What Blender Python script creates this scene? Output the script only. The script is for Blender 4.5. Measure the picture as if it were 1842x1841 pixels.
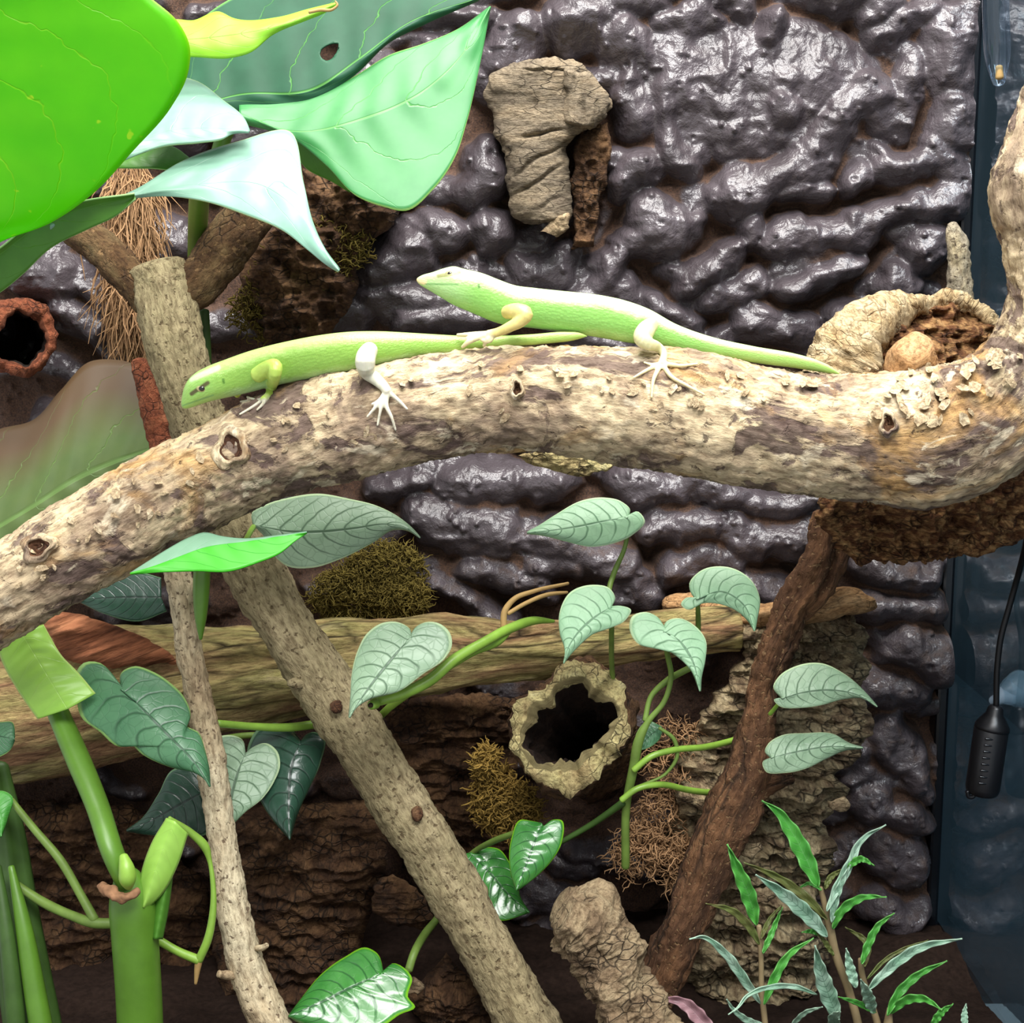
import bpy, math, random
import numpy as np
from mathutils import Vector

random.seed(7)
RNG = np.random.default_rng(7)
for o in list(bpy.data.objects):
    bpy.data.objects.remove(o, do_unlink=True)
SC = bpy.context.scene
COL = SC.collection

# ------------------------------------------------------------------ camera
IW, IH = 1842.0, 1841.0
DIST = 0.62                      # camera to the plane of the main branch (m)
MPP = 0.46 / IW                  # metres per pixel on that plane
FPX = DIST / MPP / math.cos(math.radians(9))
PITCH = math.radians(9)
CAM = np.array([0.0, -DIST, DIST * math.tan(PITCH)])
FWD = np.array([0, math.cos(PITCH), -math.sin(PITCH)])
UPV = np.array([0, math.sin(PITCH), math.cos(PITCH)])
RGT = np.array([1.0, 0, 0])
cam = bpy.data.cameras.new('camera')
cam.sensor_fit = 'HORIZONTAL'
cam.sensor_width = 36.0
cam.lens = 36.0 * FPX / IW
cam.clip_start = 0.01
cam_o = bpy.data.objects.new('camera', cam)
cam_o.location = CAM
cam_o.rotation_euler = (math.pi / 2 - PITCH, 0, 0)
COL.objects.link(cam_o)
SC.camera = cam_o

# ------------------------------------------------------------------ light
W = bpy.data.worlds.new('room_light'); SC.world = W
W.use_nodes = True
W.node_tree.nodes['Background'].inputs[0].default_value = (0.97, 0.98, 1.0, 1)
W.node_tree.nodes['Background'].inputs[1].default_value = 0.80

def area(name, loc, size, sizey, energy, col, target):
    l = bpy.data.lights.new(name, 'AREA')
    l.shape = 'RECTANGLE'; l.size = size; l.size_y = sizey
    l.energy = energy; l.color = col
    o = bpy.data.objects.new(name, l); COL.objects.link(o)
    o.location = loc
    d = Vector(target) - Vector(loc)
    o.rotation_euler = d.to_track_quat('-Z', 'Y').to_euler()
    return o
# the LED bars lying on the mesh lid of the terrarium
area('terrarium_led_bar', (0.08, 0.00, 0.80), 0.60, 0.10, 7.0, (1.0, 0.97, 0.92), (0.06, 0.06, 0))
area('terrarium_led_bar', (0.06, -0.20, 0.80), 0.60, 0.10, 7.0, (1.0, 0.98, 0.95), (0.05, 0.03, 0))

# added fill light, high in front, to brighten surfaces that face the camera
area('front_fill_light', (0.15, -1.1, 1.3), 1.0, 0.6, 42.0, (1.0, 0.99, 0.98), (0.05, 0.1, -0.1))

VS = SC.view_settings
VS.view_transform = 'Standard'
VS.look = 'None'
VS.exposure = 0.0
VS.gamma = 1.0
VS.use_curve_mapping = False

# ------------------------------------------------------------------ maths helpers
def P(px, py, y):
    """photograph direction (px, py) met at world depth y"""
    d = FWD + RGT * ((px - IW / 2) / FPX) - UPV * ((py - IH / 2) / FPX)
    t = (y - CAM[1]) / d[1]
    return CAM + d * t

def PA(px, py, y):
    px = np.asarray(px, float); py = np.asarray(py, float); y = np.asarray(y, float)
    d = FWD[None] + RGT[None] * ((px - IW / 2) / FPX)[:, None] - UPV[None] * ((py - IH / 2) / FPX)[:, None]
    t = (y - CAM[1]) / d[:, 1]
    return CAM[None] + d * t[:, None]

def S(y):
    return MPP * (DIST + y) / DIST

def spline(pts, n):
    p = np.array(pts, float)
    if len(p) == 2:
        t = np.linspace(0, 1, n)[:, None]
        return p[0] * (1 - t) + p[1] * t
    seg = np.linalg.norm(np.diff(p[:, :2], axis=0), axis=1)
    seg = np.maximum(seg, 1e-6)
    k = np.concatenate([[0], np.cumsum(seg)])
    m = np.zeros_like(p)
    d = np.diff(p, axis=0) / seg[:, None]
    m[0] = d[0]; m[-1] = d[-1]
    w0 = seg[1:, None]; w1 = seg[:-1, None]
    m[1:-1] = (d[:-1] * w0 + d[1:] * w1) / (w0 + w1)
    t = np.linspace(0, k[-1], n)
    i = np.clip(np.searchsorted(k, t, side='right') - 1, 0, len(seg) - 1)
    h = seg[i]; u = (t - k[i]) / h
    u = u[:, None]; h = h[:, None]
    return ((2 * u**3 - 3 * u**2 + 1) * p[i] + (u**3 - 2 * u**2 + u) * h * m[i]
            + (-2 * u**3 + 3 * u**2) * p[i + 1] + (u**3 - u**2) * h * m[i + 1])

def _hash(ix, iy, iz, seed):
    h = (ix * 374761393 + iy * 668265263 + iz * 2147483647 + seed * 1274126177) & 0xFFFFFFFF
    h = ((h ^ (h >> 13)) * 1274126177) & 0xFFFFFFFF
    h = (h ^ (h >> 16)) & 0xFFFFFFFF
    return h.astype(np.float64) / 2147483648.0 - 1.0

def noise(p, scale, seed=0):
    q = np.asarray(p, float) * scale + 1000.37
    f = np.floor(q); i = f.astype(np.int64); u = q - f
    u = u * u * u * (u * (u * 6 - 15) + 10)
    r = 0
    for a in (0, 1):
        wa = u[:, 0] if a else 1 - u[:, 0]
        for b in (0, 1):
            wb = u[:, 1] if b else 1 - u[:, 1]
            for c in (0, 1):
                wc = u[:, 2] if c else 1 - u[:, 2]
                r = r + wa * wb * wc * _hash(i[:, 0] + a, i[:, 1] + b, i[:, 2] + c, seed)
    return r

def fbm(p, scale, octaves=4, seed=0, gain=0.5):
    r = 0; a = 1.0
    for k in range(octaves):
        r = r + a * noise(p, scale * 2 ** k, seed + k * 17)
        a *= gain
    return r

def ridge(p, scale, octaves=3, seed=0):
    r = 0; a = 1.0
    for k in range(octaves):
        r = r + a * (1 - np.abs(noise(p, scale * 2 ** k, seed + k * 13)) * 2)
        a *= 0.5
    return r

def sstep(a, b, x):
    t = np.clip((x - a) / (b - a), 0, 1)
    return t * t * (3 - 2 * t)

# ------------------------------------------------------------------ object helpers
def wloc(o):
    v = np.zeros(3)
    while o is not None:
        v = v + np.array(o.location); o = o.parent
    return v

def mk(name, verts, faces, mats, parent=None, smooth=True, attrs=None, fmat=None, origin=None):
    verts = np.asarray(verts, float)
    me = bpy.data.meshes.new(name)
    if origin is None:
        origin = verts.mean(0); origin[2] = verts[:, 2].min()
    base = wloc(parent) if parent is not None else np.zeros(3)
    me.vertices.add(len(verts))
    me.vertices.foreach_set('co', (verts - origin).ravel())
    if isinstance(faces, np.ndarray):
        faces = [faces]
    elif len(faces) and not isinstance(faces[0], np.ndarray):
        faces = [np.array([f], dtype=np.int64) for f in faces]
    tot = [np.full(len(f), f.shape[1]) for f in faces]
    tot = np.concatenate(tot)
    loops = np.concatenate([f.ravel() for f in faces])
    me.loops.add(len(loops)); me.loops.foreach_set('vertex_index', loops.astype(np.int32))
    me.polygons.add(len(tot))
    st = np.concatenate([[0], np.cumsum(tot)[:-1]])
    me.polygons.foreach_set('loop_start', st.astype(np.int32))
    try:
        me.polygons.foreach_set('loop_total', tot.astype(np.int32))
    except Exception:
        pass
    me.polygons.foreach_set('use_smooth', np.full(len(tot), smooth))
    if not isinstance(mats, (list, tuple)):
        mats = [mats]
    for m in mats:
        me.materials.append(m)
    if fmat is not None:
        me.polygons.foreach_set('material_index', np.asarray(fmat, np.int32))
    me.update(calc_edges=True)
    me.validate()
    for k, v in (attrs or {}).items():
        v = np.asarray(v, np.float32)
        if v.ndim == 1:
            a = me.attributes.new(k, 'FLOAT', 'POINT'); a.data.foreach_set('value', v)
        else:
            a = me.attributes.new(k, 'FLOAT_VECTOR', 'POINT'); a.data.foreach_set('vector', v.ravel())
    o = bpy.data.objects.new(name, me)
    o.location = origin - base
    o.parent = parent
    COL.objects.link(o)
    return o

def thing(name, label, cat, loc, group=None):
    o = bpy.data.objects.new(name, None); COL.objects.link(o)
    o.empty_display_size = 0.01
    o.location = loc
    return tag(o, label, cat, group)

def tag(o, label, cat, group=None):
    o['label'] = label; o['category'] = cat
    if group: o['group'] = group
    return o

def struct(o, label=None):
    o['kind'] = 'structure'
    if label: o['label'] = label
    return o

def grid_faces(n, m, wrap=False):
    i = np.arange(n - 1)[:, None]; j = np.arange(m if wrap else m - 1)[None]
    j2 = (j + 1) % m
    a = i * m + j; b = i * m + j2; c = (i + 1) * m + j2; d = (i + 1) * m + j
    return np.stack([a, b, c, d], -1).reshape(-1, 4)

def frames(C):
    T = np.gradient(C, axis=0); T /= np.linalg.norm(T, axis=1)[:, None] + 1e-12
    a = np.array([0, 1.0, 0]) if abs(T[0][1]) < 0.9 else np.array([1.0, 0, 0])
    N = np.zeros_like(C); v = a - T[0] * a.dot(T[0]); N[0] = v / np.linalg.norm(v)
    for k in range(1, len(C)):
        v = N[k - 1] - T[k] * N[k - 1].dot(T[k]); N[k] = v / np.linalg.norm(v)
    return T, N, np.cross(T, N)

def tube_geo(C, R, m=12, disp=None, seed=0, round_ends=(0.5, 0.5), flat=1.0):
    """closed tube: C centres, R radii (m); returns verts, faces, grain"""
    n = len(C)
    T, N, B = frames(C)
    th = np.linspace(0, 2 * math.pi, m, endpoint=False)
    s = np.concatenate([[0], np.cumsum(np.linalg.norm(np.diff(C, axis=0), axis=1))])
    TH = np.tile(th, n); SS = np.repeat(s, m); RR = np.repeat(R, m)
    off = RNG.uniform(-3, 3, 3)
    G = np.stack([np.cos(TH) * RR, np.sin(TH) * RR, SS], 1) + off
    r = RR.copy()
    if disp is not None:
        r = r + disp(G, TH, SS, RR)
    dirv = (np.repeat(N, m, 0) * np.cos(TH)[:, None] + np.repeat(B, m, 0) * flat * np.sin(TH)[:, None])
    V = np.repeat(C, m, 0) + dirv * r[:, None]
    F = [grid_faces(n, m, True)]
    # ends: two shrinking rings and a centre vertex
    vs = [V]; gs = [G]; base = n * m
    for end, k in ((0, 0), (1, n - 1)):
        ring0 = np.arange(k * m, k * m + m)
        sg = -1 if end == 0 else 1
        prev = ring0
        ctr = V[ring0].mean(0)
        for q, (sh, adv) in enumerate(((0.8, 0.55), (0.45, 0.85))):
            rv = ctr + (V[ring0] - ctr) * sh + T[k] * sg * R[k] * adv * round_ends[end]
            vs.append(rv); gs.append(off + (G[ring0] - off) * [sh, sh, 1] + np.array([0, 0, sg * R[k] * adv]))
            idx = np.arange(base, base + m); base += m
            nx = np.roll(idx, -1); pn = np.roll(prev, -1)
            f = np.stack([prev, pn, nx, idx], 1)
            F.append(f if end == 1 else f[:, ::-1])
            prev = idx
        vs.append((ctr + T[k] * sg * R[k] * round_ends[end])[None]); gs.append((off + np.array([0, 0, s[k] + sg * R[k]]))[None])
        c = base; base += 1
        f = np.stack([prev, np.roll(prev, -1), np.full(m, c)], 1)
        F.append(f if end == 1 else f[:, ::-1])
    V = np.concatenate(vs); G = np.concatenate(gs)
    quads = np.concatenate([f for f in F if f.shape[1] == 4]); tris = np.concatenate([f for f in F if f.shape[1] == 3])
    return V, [quads, tris], G

def tube(name, pts, mat, parent=None, n=40, m=12, disp=None, ends=(0.5, 0.5), flat=1.0):
    """pts: (px, py, y, radius_px)"""
    q = spline(pts, n)
    C = PA(q[:, 0], q[:, 1], q[:, 2])
    R = np.maximum(q[:, 3], 0.2) * MPP * (DIST + q[:, 2]) / DIST
    V, F, G = tube_geo(C, R, m, disp, 0, ends, flat)
    return mk(name, V, F, mat, parent, attrs={'grain': G})

def leaf(name, mid, left, right, y, mat, parent=None, n=36, m=7, tilt=0.5, cup=2.0, wrinkle=0.4,
         th=0.0007, hole=None, twist=0.0, seed=None):
    """blade ruled between a midrib and two edges, (px, py[, dy_mm]) each; tilt leans the lower part to the viewer"""
    def prep(L):
        return [(a[0], a[1], a[2] if len(a) > 2 else 0.0) for a in L]
    M_, L_, R_ = (spline(prep(a), n) for a in (mid, left, right))
    allp = np.concatenate([M_, L_, R_]); cy = allp[:, 1].mean(); cx = allp[:, 0].mean()
    us = np.concatenate([np.linspace(-1, 0, m + 1)[:-1], np.linspace(0, 1, m + 1)])
    pts = []
    for u in us:
        e = L_ if u < 0 else R_
        a = abs(u)
        pts.append(M_ * (1 - a) + e * a)
    A = np.stack(pts, 1)                          # n, 2m+1, 3
    k = A.shape[1]
    U = np.tile(us, n); Tt = np.repeat(np.linspace(0, 1, n), k)
    A = A.reshape(-1, 3)
    sd = seed if seed is not None else int(RNG.integers(0, 9999))
    wl = noise(np.stack([U * 1.5, Tt * 4, np.full(len(U), sd * 1.7)], 1), 1.0, sd)
    dy = A[:, 2] * 1e-3 - tilt * (A[:, 1] - cy) * MPP + twist * (A[:, 0] - cx) * MPP
    dy = dy + cup * 1e-3 * np.abs(U) ** 1.6 + wrinkle * 1e-3 * wl
    dy = dy + 0.35e-3 * wrinkle * np.sin(Tt * 50 - np.abs(U) * 4) * (1 - np.abs(U))
    V = PA(A[:, 0], A[:, 1], y + dy)
    F = grid_faces(n, k)
    if hole:
        hx, hy, ha, hb, hr = hole
        c, s_ = math.cos(hr), math.sin(hr)
        ex = (A[:, 0] - hx) * c + (A[:, 1] - hy) * s_; ey = -(A[:, 0] - hx) * s_ + (A[:, 1] - hy) * c
        hb_ = hb * (1 - 0.5 * ex / ha)
        d = np.sqrt((ex / ha) ** 2 + (ey / hb_) ** 2)
        ins = d < 1
        F = F[~ins[F].all(1)]
        sc = np.where(ins, 1 / np.maximum(d, 0.05), 1)
        ex2, ey2 = ex * sc, ey * sc
        A2x = hx + ex2 * c - ey2 * s_; A2y = hy + ex2 * s_ + ey2 * c
        V2 = PA(A2x, A2y, y + dy); V[ins] = V2[ins]
    o = mk(name, V, F, mat, parent, attrs={'leaf': np.stack([U, Tt, np.full(len(U), (sd % 97) / 97.0)], 1)})
    md = o.modifiers.new('thickness', 'SOLIDIFY'); md.thickness = th; md.offset = 0
    return o

def slab(name, left, right, y, thick, mat, parent=None, n=70, m=40, disp=None, prof=0.5, back=0.35, rot=0.0, rag=5.0):
    """bark piece ruled between two edges with a bulging front; closed at the back"""
    def prep(L): return [(a[0], a[1], a[2] if len(a) > 2 else 0.0) for a in L]
    L_ = spline(prep(left), n); R_ = spline(prep(right), n)
    us = np.linspace(-1, 1, m)
    a = (us + 1) / 2
    A = L_[:, None] * (1 - a)[None, :, None] + R_[:, None] * a[None, :, None]
    U = np.tile(us, n); Tt = np.repeat(np.linspace(0, 1, n), m)
    A = A.reshape(-1, 3)
    edge = np.minimum(1, np.minimum(Tt, 1 - Tt) * 14) ** 0.5
    rp = np.stack([A[:, 0] * 0.02, A[:, 1] * 0.02, np.full(len(A), RNG.uniform(0, 50))], 1)
    A[:, 0] += rag * 1.6 * fbm(rp, 1.6, 4, 3) * np.abs(U) ** 3
    A[:, 1] += rag * 1.6 * fbm(rp, 1.6, 4, 8) * np.abs(2 * Tt - 1) ** 5
    bul = np.maximum(1 - np.abs(U) ** 2.5, 0) ** prof * edge
    Y = y - A[:, 2] * 1e-3
    W0 = PA(A[:, 0], A[:, 1], Y)
    off = RNG.uniform(-3, 3, 3)
    ca, sa = math.cos(rot), math.sin(rot)
    G = W0 @ np.array([[ca, 0, -sa], [0, 1, 0], [sa, 0, ca]]) + off
    d = disp(G, U, Tt) if disp is not None else 0
    fr = PA(A[:, 0], A[:, 1], Y - thick * bul) - np.stack([0 * U, d * (0.25 + 0.75 * bul), 0 * U], 1)
    bk = PA(A[:, 0], A[:, 1], Y + thick * back * (0.3 + 0.7 * bul))
    V = np.concatenate([fr, bk]); k = n * m
    f1 = grid_faces(n, m); f2 = f1[:, ::-1] + k
    border = np.concatenate([np.arange(m), np.arange(1, n) * m + m - 1, (n - 1) * m + np.arange(m - 2, -1, -1), np.arange(n - 2, 0, -1) * m])
    nb = np.roll(border, -1)
    f3 = np.stack([nb, border, border + k, nb + k], 1)
    return mk(name, V, np.concatenate([f1, f2, f3]), mat, parent, attrs={'grain': np.concatenate([G, G + [0, 0.01, 0]])})

def hollow(name, pts, mats, parent=None, n=30, m=64, wall=0.3, rfun=None, disp=None, jag=0.0, seed=0):
    """open-ended bark tube; the first point is the visible mouth. mats = [outside, rim and inside]"""
    q = spline(pts, n)
    C = PA(q[:, 0], q[:, 1], q[:, 2]); R = q[:, 3] * MPP * (DIST + q[:, 2]) / DIST
    T, N, B = frames(C)
    th = np.linspace(0, 2 * math.pi, m, endpoint=False)
    # angle measured in the picture: 0 = right, 90 deg = up
    ex = RGT; ez = UPV
    rf = np.ones(m) if rfun is None else rfun(th)
    s = np.concatenate([[0], np.cumsum(np.linalg.norm(np.diff(C, axis=0), axis=1))])
    off = RNG.uniform(-3, 3, 3)
    jn = fbm(np.stack([np.cos(th) * 2, np.sin(th) * 2, np.full(m, seed * 3.1)], 1), 0.9, 4, seed) * jag
    def ring(k, rr, adv):
        d = ex[None] * np.cos(th)[:, None] + ez[None] * np.sin(th)[:, None]
        d = d - T[k][None] * (d @ T[k])[:, None]
        return C[k] + d * rr[:, None] + T[k] * adv[:, None]
    Vs, Gs, fm = [], [], []
    wf = wall * (1 + 0.55 * fbm(np.stack([np.cos(th) * 1.6, np.sin(th) * 1.6, np.full(m, seed * 1.3)], 1), 1.0, 3, seed + 5))
    for k in range(n - 1, -1, -1):
        rr = R[k] * rf
        g = np.stack([np.cos(th) * rr, np.sin(th) * rr, np.full(m, s[k])], 1) + off
        if disp is not None: rr = rr + disp(g)
        Vs.append(ring(k, rr, jn * (1 - k / (n - 1)))); Gs.append(g)
    r0 = R[0] * rf
    for f in (0.33, 0.66):
        rr = r0 * (1 - wf * f)
        g = np.stack([np.cos(th) * rr, np.sin(th) * rr, np.full(m, -0.004)], 1) + off
        dd = 0.0016 * fbm(g, 260, 3, seed)
        Vs.append(ring(0, rr, jn - 0.002 + dd)); Gs.append(g)
    for k in range(0, n):
        rr = R[k] * rf * (1 - wf)
        g = np.stack([np.cos(th) * rr, np.sin(th) * rr, np.full(m, s[k] + 0.3)], 1) + off
        if disp is not None: rr = rr + 0.6 * disp(g)
        Vs.append(ring(k, rr, jn * (1 - k / (n - 1)))); Gs.append(g)
    V = np.concatenate(Vs); G = np.concatenate(Gs); rows = len(Vs)
    F = grid_faces(rows, m, True)
    mi = (np.arange(len(F)) // m >= n - 1).astype(int)
    # plug the far end
    last = np.arange((rows - 1) * m, rows * m); c = len(V)
    V = np.concatenate([V, V[last].mean(0)[None]]); G = np.concatenate([G, G[last].mean(0)[None]])
    tri = np.stack([last, np.roll(last, -1), np.full(m, c)], 1)
    return mk(name, V, [F, tri], mats, parent, attrs={'grain': G}, fmat=np.concatenate([mi, np.ones(m, int)]))

# ------------------------------------------------------------------ material helpers
def nd(nt, typ, ins=None, **props):
    n = nt.nodes.new(typ)
    for k, v in props.items(): setattr(n, k, v)
    for k, v in (ins or {}).items():
        s = n.inputs[k]
        if isinstance(v, bpy.types.NodeSocket): nt.links.new(v, s)
        elif isinstance(v, bpy.types.Node): nt.links.new(v.outputs[0], s)
        else: s.default_value = v
    return n

def new_mat(name):
    m = bpy.data.materials.new(name); m.use_nodes = True
    nt = m.node_tree
    return m, nt, nt.nodes['Principled BSDF']

def c4(c): return (c[0], c[1], c[2], 1.0)
def srgb(r, g, b):
    f = lambda v: (v / 255 / 12.92) if v / 255 <= 0.04045 else ((v / 255 + 0.055) / 1.055) ** 2.4
    return (f(r), f(g), f(b))

def ramp(nt, fac, stops, interp='LINEAR'):
    n = nt.nodes.new('ShaderNodeValToRGB'); n.color_ramp.interpolation = interp
    e = n.color_ramp.elements
    while len(e) < len(stops): e.new(0.5)
    for k, (p, c) in enumerate(stops):
        e[k].position = p; e[k].color = c4(c) if len(c) == 3 else c
    nt.links.new(fac, n.inputs[0])
    return n

def mixc(nt, f, a, b, mode='MIX'):
    n = nt.nodes.new('ShaderNodeMix'); n.data_type = 'RGBA'; n.blend_type = mode; n.clamp_factor = True
    for idx, v in ((0, f), (6, a), (7, b)):
        if isinstance(v, bpy.types.NodeSocket): nt.links.new(v, n.inputs[idx])
        else: n.inputs[idx].default_value = v if idx == 0 else c4(v)
    return n.outputs[2]

def mth(nt, op, a, b=None, c=None, clamp=False):
    n = nt.nodes.new('ShaderNodeMath'); n.operation = op; n.use_clamp = clamp
    for k, v in enumerate((a, b, c)):
        if v is None: continue
        if isinstance(v, bpy.types.NodeSocket): nt.links.new(v, n.inputs[k])
        else: n.inputs[k].default_value = v
    return n.outputs[0]

def noise_n(nt, vec, scale, detail=5, rough=0.55, dist=0.0):
    return nd(nt, 'ShaderNodeTexNoise', {'Vector': vec, 'Scale': scale, 'Detail': detail, 'Roughness': rough, 'Distortion': dist}).outputs[0]

def mrange(nt, v, a, b, c=0.0, d=1.0):
    n = nd(nt, 'ShaderNodeMapRange', {'From Min': a, 'From Max': b, 'To Min': c, 'To Max': d}, clamp=True)
    nt.links.new(v, n.inputs[0])
    return n.outputs[0]

def bark_mat(name, stops, patch=45, stretch=3.0, fine=500, crack=0.0, crack_scale=160, crack_col=(0.02, 0.014, 0.01),
             crack_w=0.08, bump=0.6, rough=0.85, contrast=0.5, speck=None, speck_scale=260, spec=0.25, dist=0.0):
    m, nt, b = new_mat(name)
    at = nd(nt, 'ShaderNodeAttribute', attribute_name='grain')
    mp = nd(nt, 'ShaderNodeMapping', {'Vector': at.outputs['Vector'], 'Scale': (1, 1, 1.0 / stretch)})
    v = mp.outputs[0]
    n1 = noise_n(nt, v, patch, 8, 0.62, dist)
    n1 = mrange(nt, n1, 0.5 - 0.5 * contrast, 0.5 + 0.5 * contrast)
    col = ramp(nt, n1, stops).outputs[0]
    n2 = noise_n(nt, v, fine, 6, 0.7)
    col = mixc(nt, mrange(nt, n2, 0.36, 0.58, 0.85, 0.0), col, mixc(nt, 1.0, col, (0.34, 0.30, 0.27), 'MULTIPLY'))
    h = mth(nt, 'MULTIPLY', n2, 1.6)
    if speck:
        sp = noise_n(nt, at.outputs['Vector'], speck_scale, 3, 0.5)
        col = mixc(nt, mrange(nt, sp, 0.60, 0.68, 0, 0.9), col, speck)
        h = mth(nt, 'SUBTRACT', h, mrange(nt, sp, 0.58, 0.68, 0, 0.35))
    if crack > 0:
        wv = nd(nt, 'ShaderNodeVectorMath', {0: v}, operation='ADD')
        nn = nd(nt, 'ShaderNodeTexNoise', {'Vector': v, 'Scale': crack_scale * 0.8, 'Detail': 3.0})
        sc = nd(nt, 'ShaderNodeVectorMath', {0: nn.outputs[1], 'Scale': 0.6 / crack_scale}, operation='SCALE')
        nt.links.new(sc.outputs[0], wv.inputs[1])
        vo = nd(nt, 'ShaderNodeTexVoronoi', {'Vector': wv.outputs[0], 'Scale': crack_scale}, feature='DISTANCE_TO_EDGE')
        ck = mrange(nt, vo.outputs[0], 0.0, crack_w, 1.0, 0.0)
        gate = mrange(nt, noise_n(nt, v, crack_scale * 0.35, 3, 0.5), 0.42, 0.6)
        ck = mth(nt, 'MULTIPLY', ck, gate)
        col = mixc(nt, mth(nt, 'MULTIPLY', ck, crack), col, crack_col)
        h = mth(nt, 'SUBTRACT', h, mth(nt, 'MULTIPLY', ck, 0.8))
    nt.links.new(col, b.inputs['Base Color'])
    bp = nd(nt, 'ShaderNodeBump', {'Strength': bump, 'Distance': 0.0026, 'Height': h})
    nt.links.new(bp.outputs[0], b.inputs['Normal'])
    b.inputs['Roughness'].default_value = rough
    b.inputs['Specular IOR Level'].default_value = spec
    return m

def leaf_mat(name, col, col2, vein, edge=None, nveins=9, sweep=0.22, veinw=0.06, midw=0.03, rough=0.4, transl=0.15,
             tcol=None, vein_f=0.8, retic=0.0, spec=0.5, side=None, lateral=None, spots=None, edge_w=0.94, coat=0.0):
    m, nt, b = new_mat(name)
    at = nd(nt, 'ShaderNodeAttribute', attribute_name='leaf')
    sx = nd(nt, 'ShaderNodeSeparateXYZ', {0: at.outputs['Vector']})
    u, t, rn = sx.outputs
    au = mth(nt, 'ABSOLUTE', u)
    tc = nd(nt, 'ShaderNodeTexCoord').outputs['Object']
    n1 = noise_n(nt, tc, 55, 4, 0.55)
    c = mixc(nt, mrange(nt, n1, 0.35, 0.65), col, col2)
    if lateral:                       # warm light on one side of the blade, painted into its colour
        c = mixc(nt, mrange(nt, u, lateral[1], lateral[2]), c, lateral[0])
    if side:
        c = mixc(nt, mrange(nt, u, -0.02, 0.02), c, side)
    q = mth(nt, 'MULTIPLY', mth(nt, 'SUBTRACT', t, mth(nt, 'MULTIPLY', mth(nt, 'POWER', au, 1.4), sweep)), float(nveins))
    wob = noise_n(nt, tc, 130, 2, 0.5)
    q = mth(nt, 'ADD', q, mth(nt, 'MULTIPLY', wob, 0.35))
    d = mth(nt, 'ABSOLUTE', mth(nt, 'SUBTRACT', mth(nt, 'FRACT', q), 0.5))
    sv = mth(nt, 'MULTIPLY', mrange(nt, d, 0.0, veinw, 1.0, 0.0), mrange(nt, au, 0.55, 0.98, 1.0, 0.15))
    if retic > 0:
        vo = nd(nt, 'ShaderNodeTexVoronoi', {'Vector': tc, 'Scale': 210.0}, feature='DISTANCE_TO_EDGE')
        sv = mth(nt, 'MAXIMUM', sv, mrange(nt, vo.outputs[0], 0.0, 0.07, retic, 0.0))
    mr = mrange(nt, au, midw * 0.4, midw, 1.0, 0.0)
    vv = mth(nt, 'MAXIMUM', sv, mr)
    c = mixc(nt, mth(nt, 'MULTIPLY', vv, vein_f), c, vein)
    if edge:
        c = mixc(nt, mrange(nt, au, edge_w, edge_w + 0.03), c, edge)
    if spots:
        sp = noise_n(nt, tc, 150, 2, 0.5)
        c = mixc(nt, mrange(nt, sp, 0.70, 0.74), c, spots)
    nt.links.new(c, b.inputs['Base Color'])
    b.inputs['Roughness'].default_value = rough
    b.inputs['Specular IOR Level'].default_value = spec
    b.inputs['Coat Weight'].default_value = coat
    b.inputs['Coat Roughness'].default_value = 0.12
    bp = nd(nt, 'ShaderNodeBump', {'Strength': 0.35, 'Distance': 0.0008, 'Height': mth(nt, 'SUBTRACT', mth(nt, 'MULTIPLY', n1, 0.3), vv)})
    nt.links.new(bp.outputs[0], b.inputs['Normal'])
    tr = nd(nt, 'ShaderNodeBsdfTranslucent')
    if tcol: tr.inputs[0].default_value = c4(tcol)
    else: nt.links.new(c, tr.inputs[0])
    mx = nd(nt, 'ShaderNodeMixShader', {0: transl, 1: b.outputs[0], 2: tr.outputs[0]})
    nt.links.new(mx.outputs[0], nt.nodes['Material Output'].inputs[0])
    return m

def plain(name, col, rough=0.5, spec=0.5, var=0.25, scale=120, bump=0.2, **kw):
    m, nt, b = new_mat(name)
    tc = nd(nt, 'ShaderNodeTexCoord').outputs['Object']
    n1 = noise_n(nt, tc, scale, 5, 0.6)
    c = mixc(nt, mrange(nt, n1, 0.35, 0.7), col, tuple(x * (1 - var) for x in col))
    nt.links.new(c, b.inputs['Base Color'])
    b.inputs['Roughness'].default_value = rough; b.inputs['Specular IOR Level'].default_value = spec
    bp = nd(nt, 'ShaderNodeBump', {'Strength': bump, 'Distance': 0.0006, 'Height': n1})
    nt.links.new(bp.outputs[0], b.inputs['Normal'])
    for k, v in kw.items(): b.inputs[k].default_value = v
    return m

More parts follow.
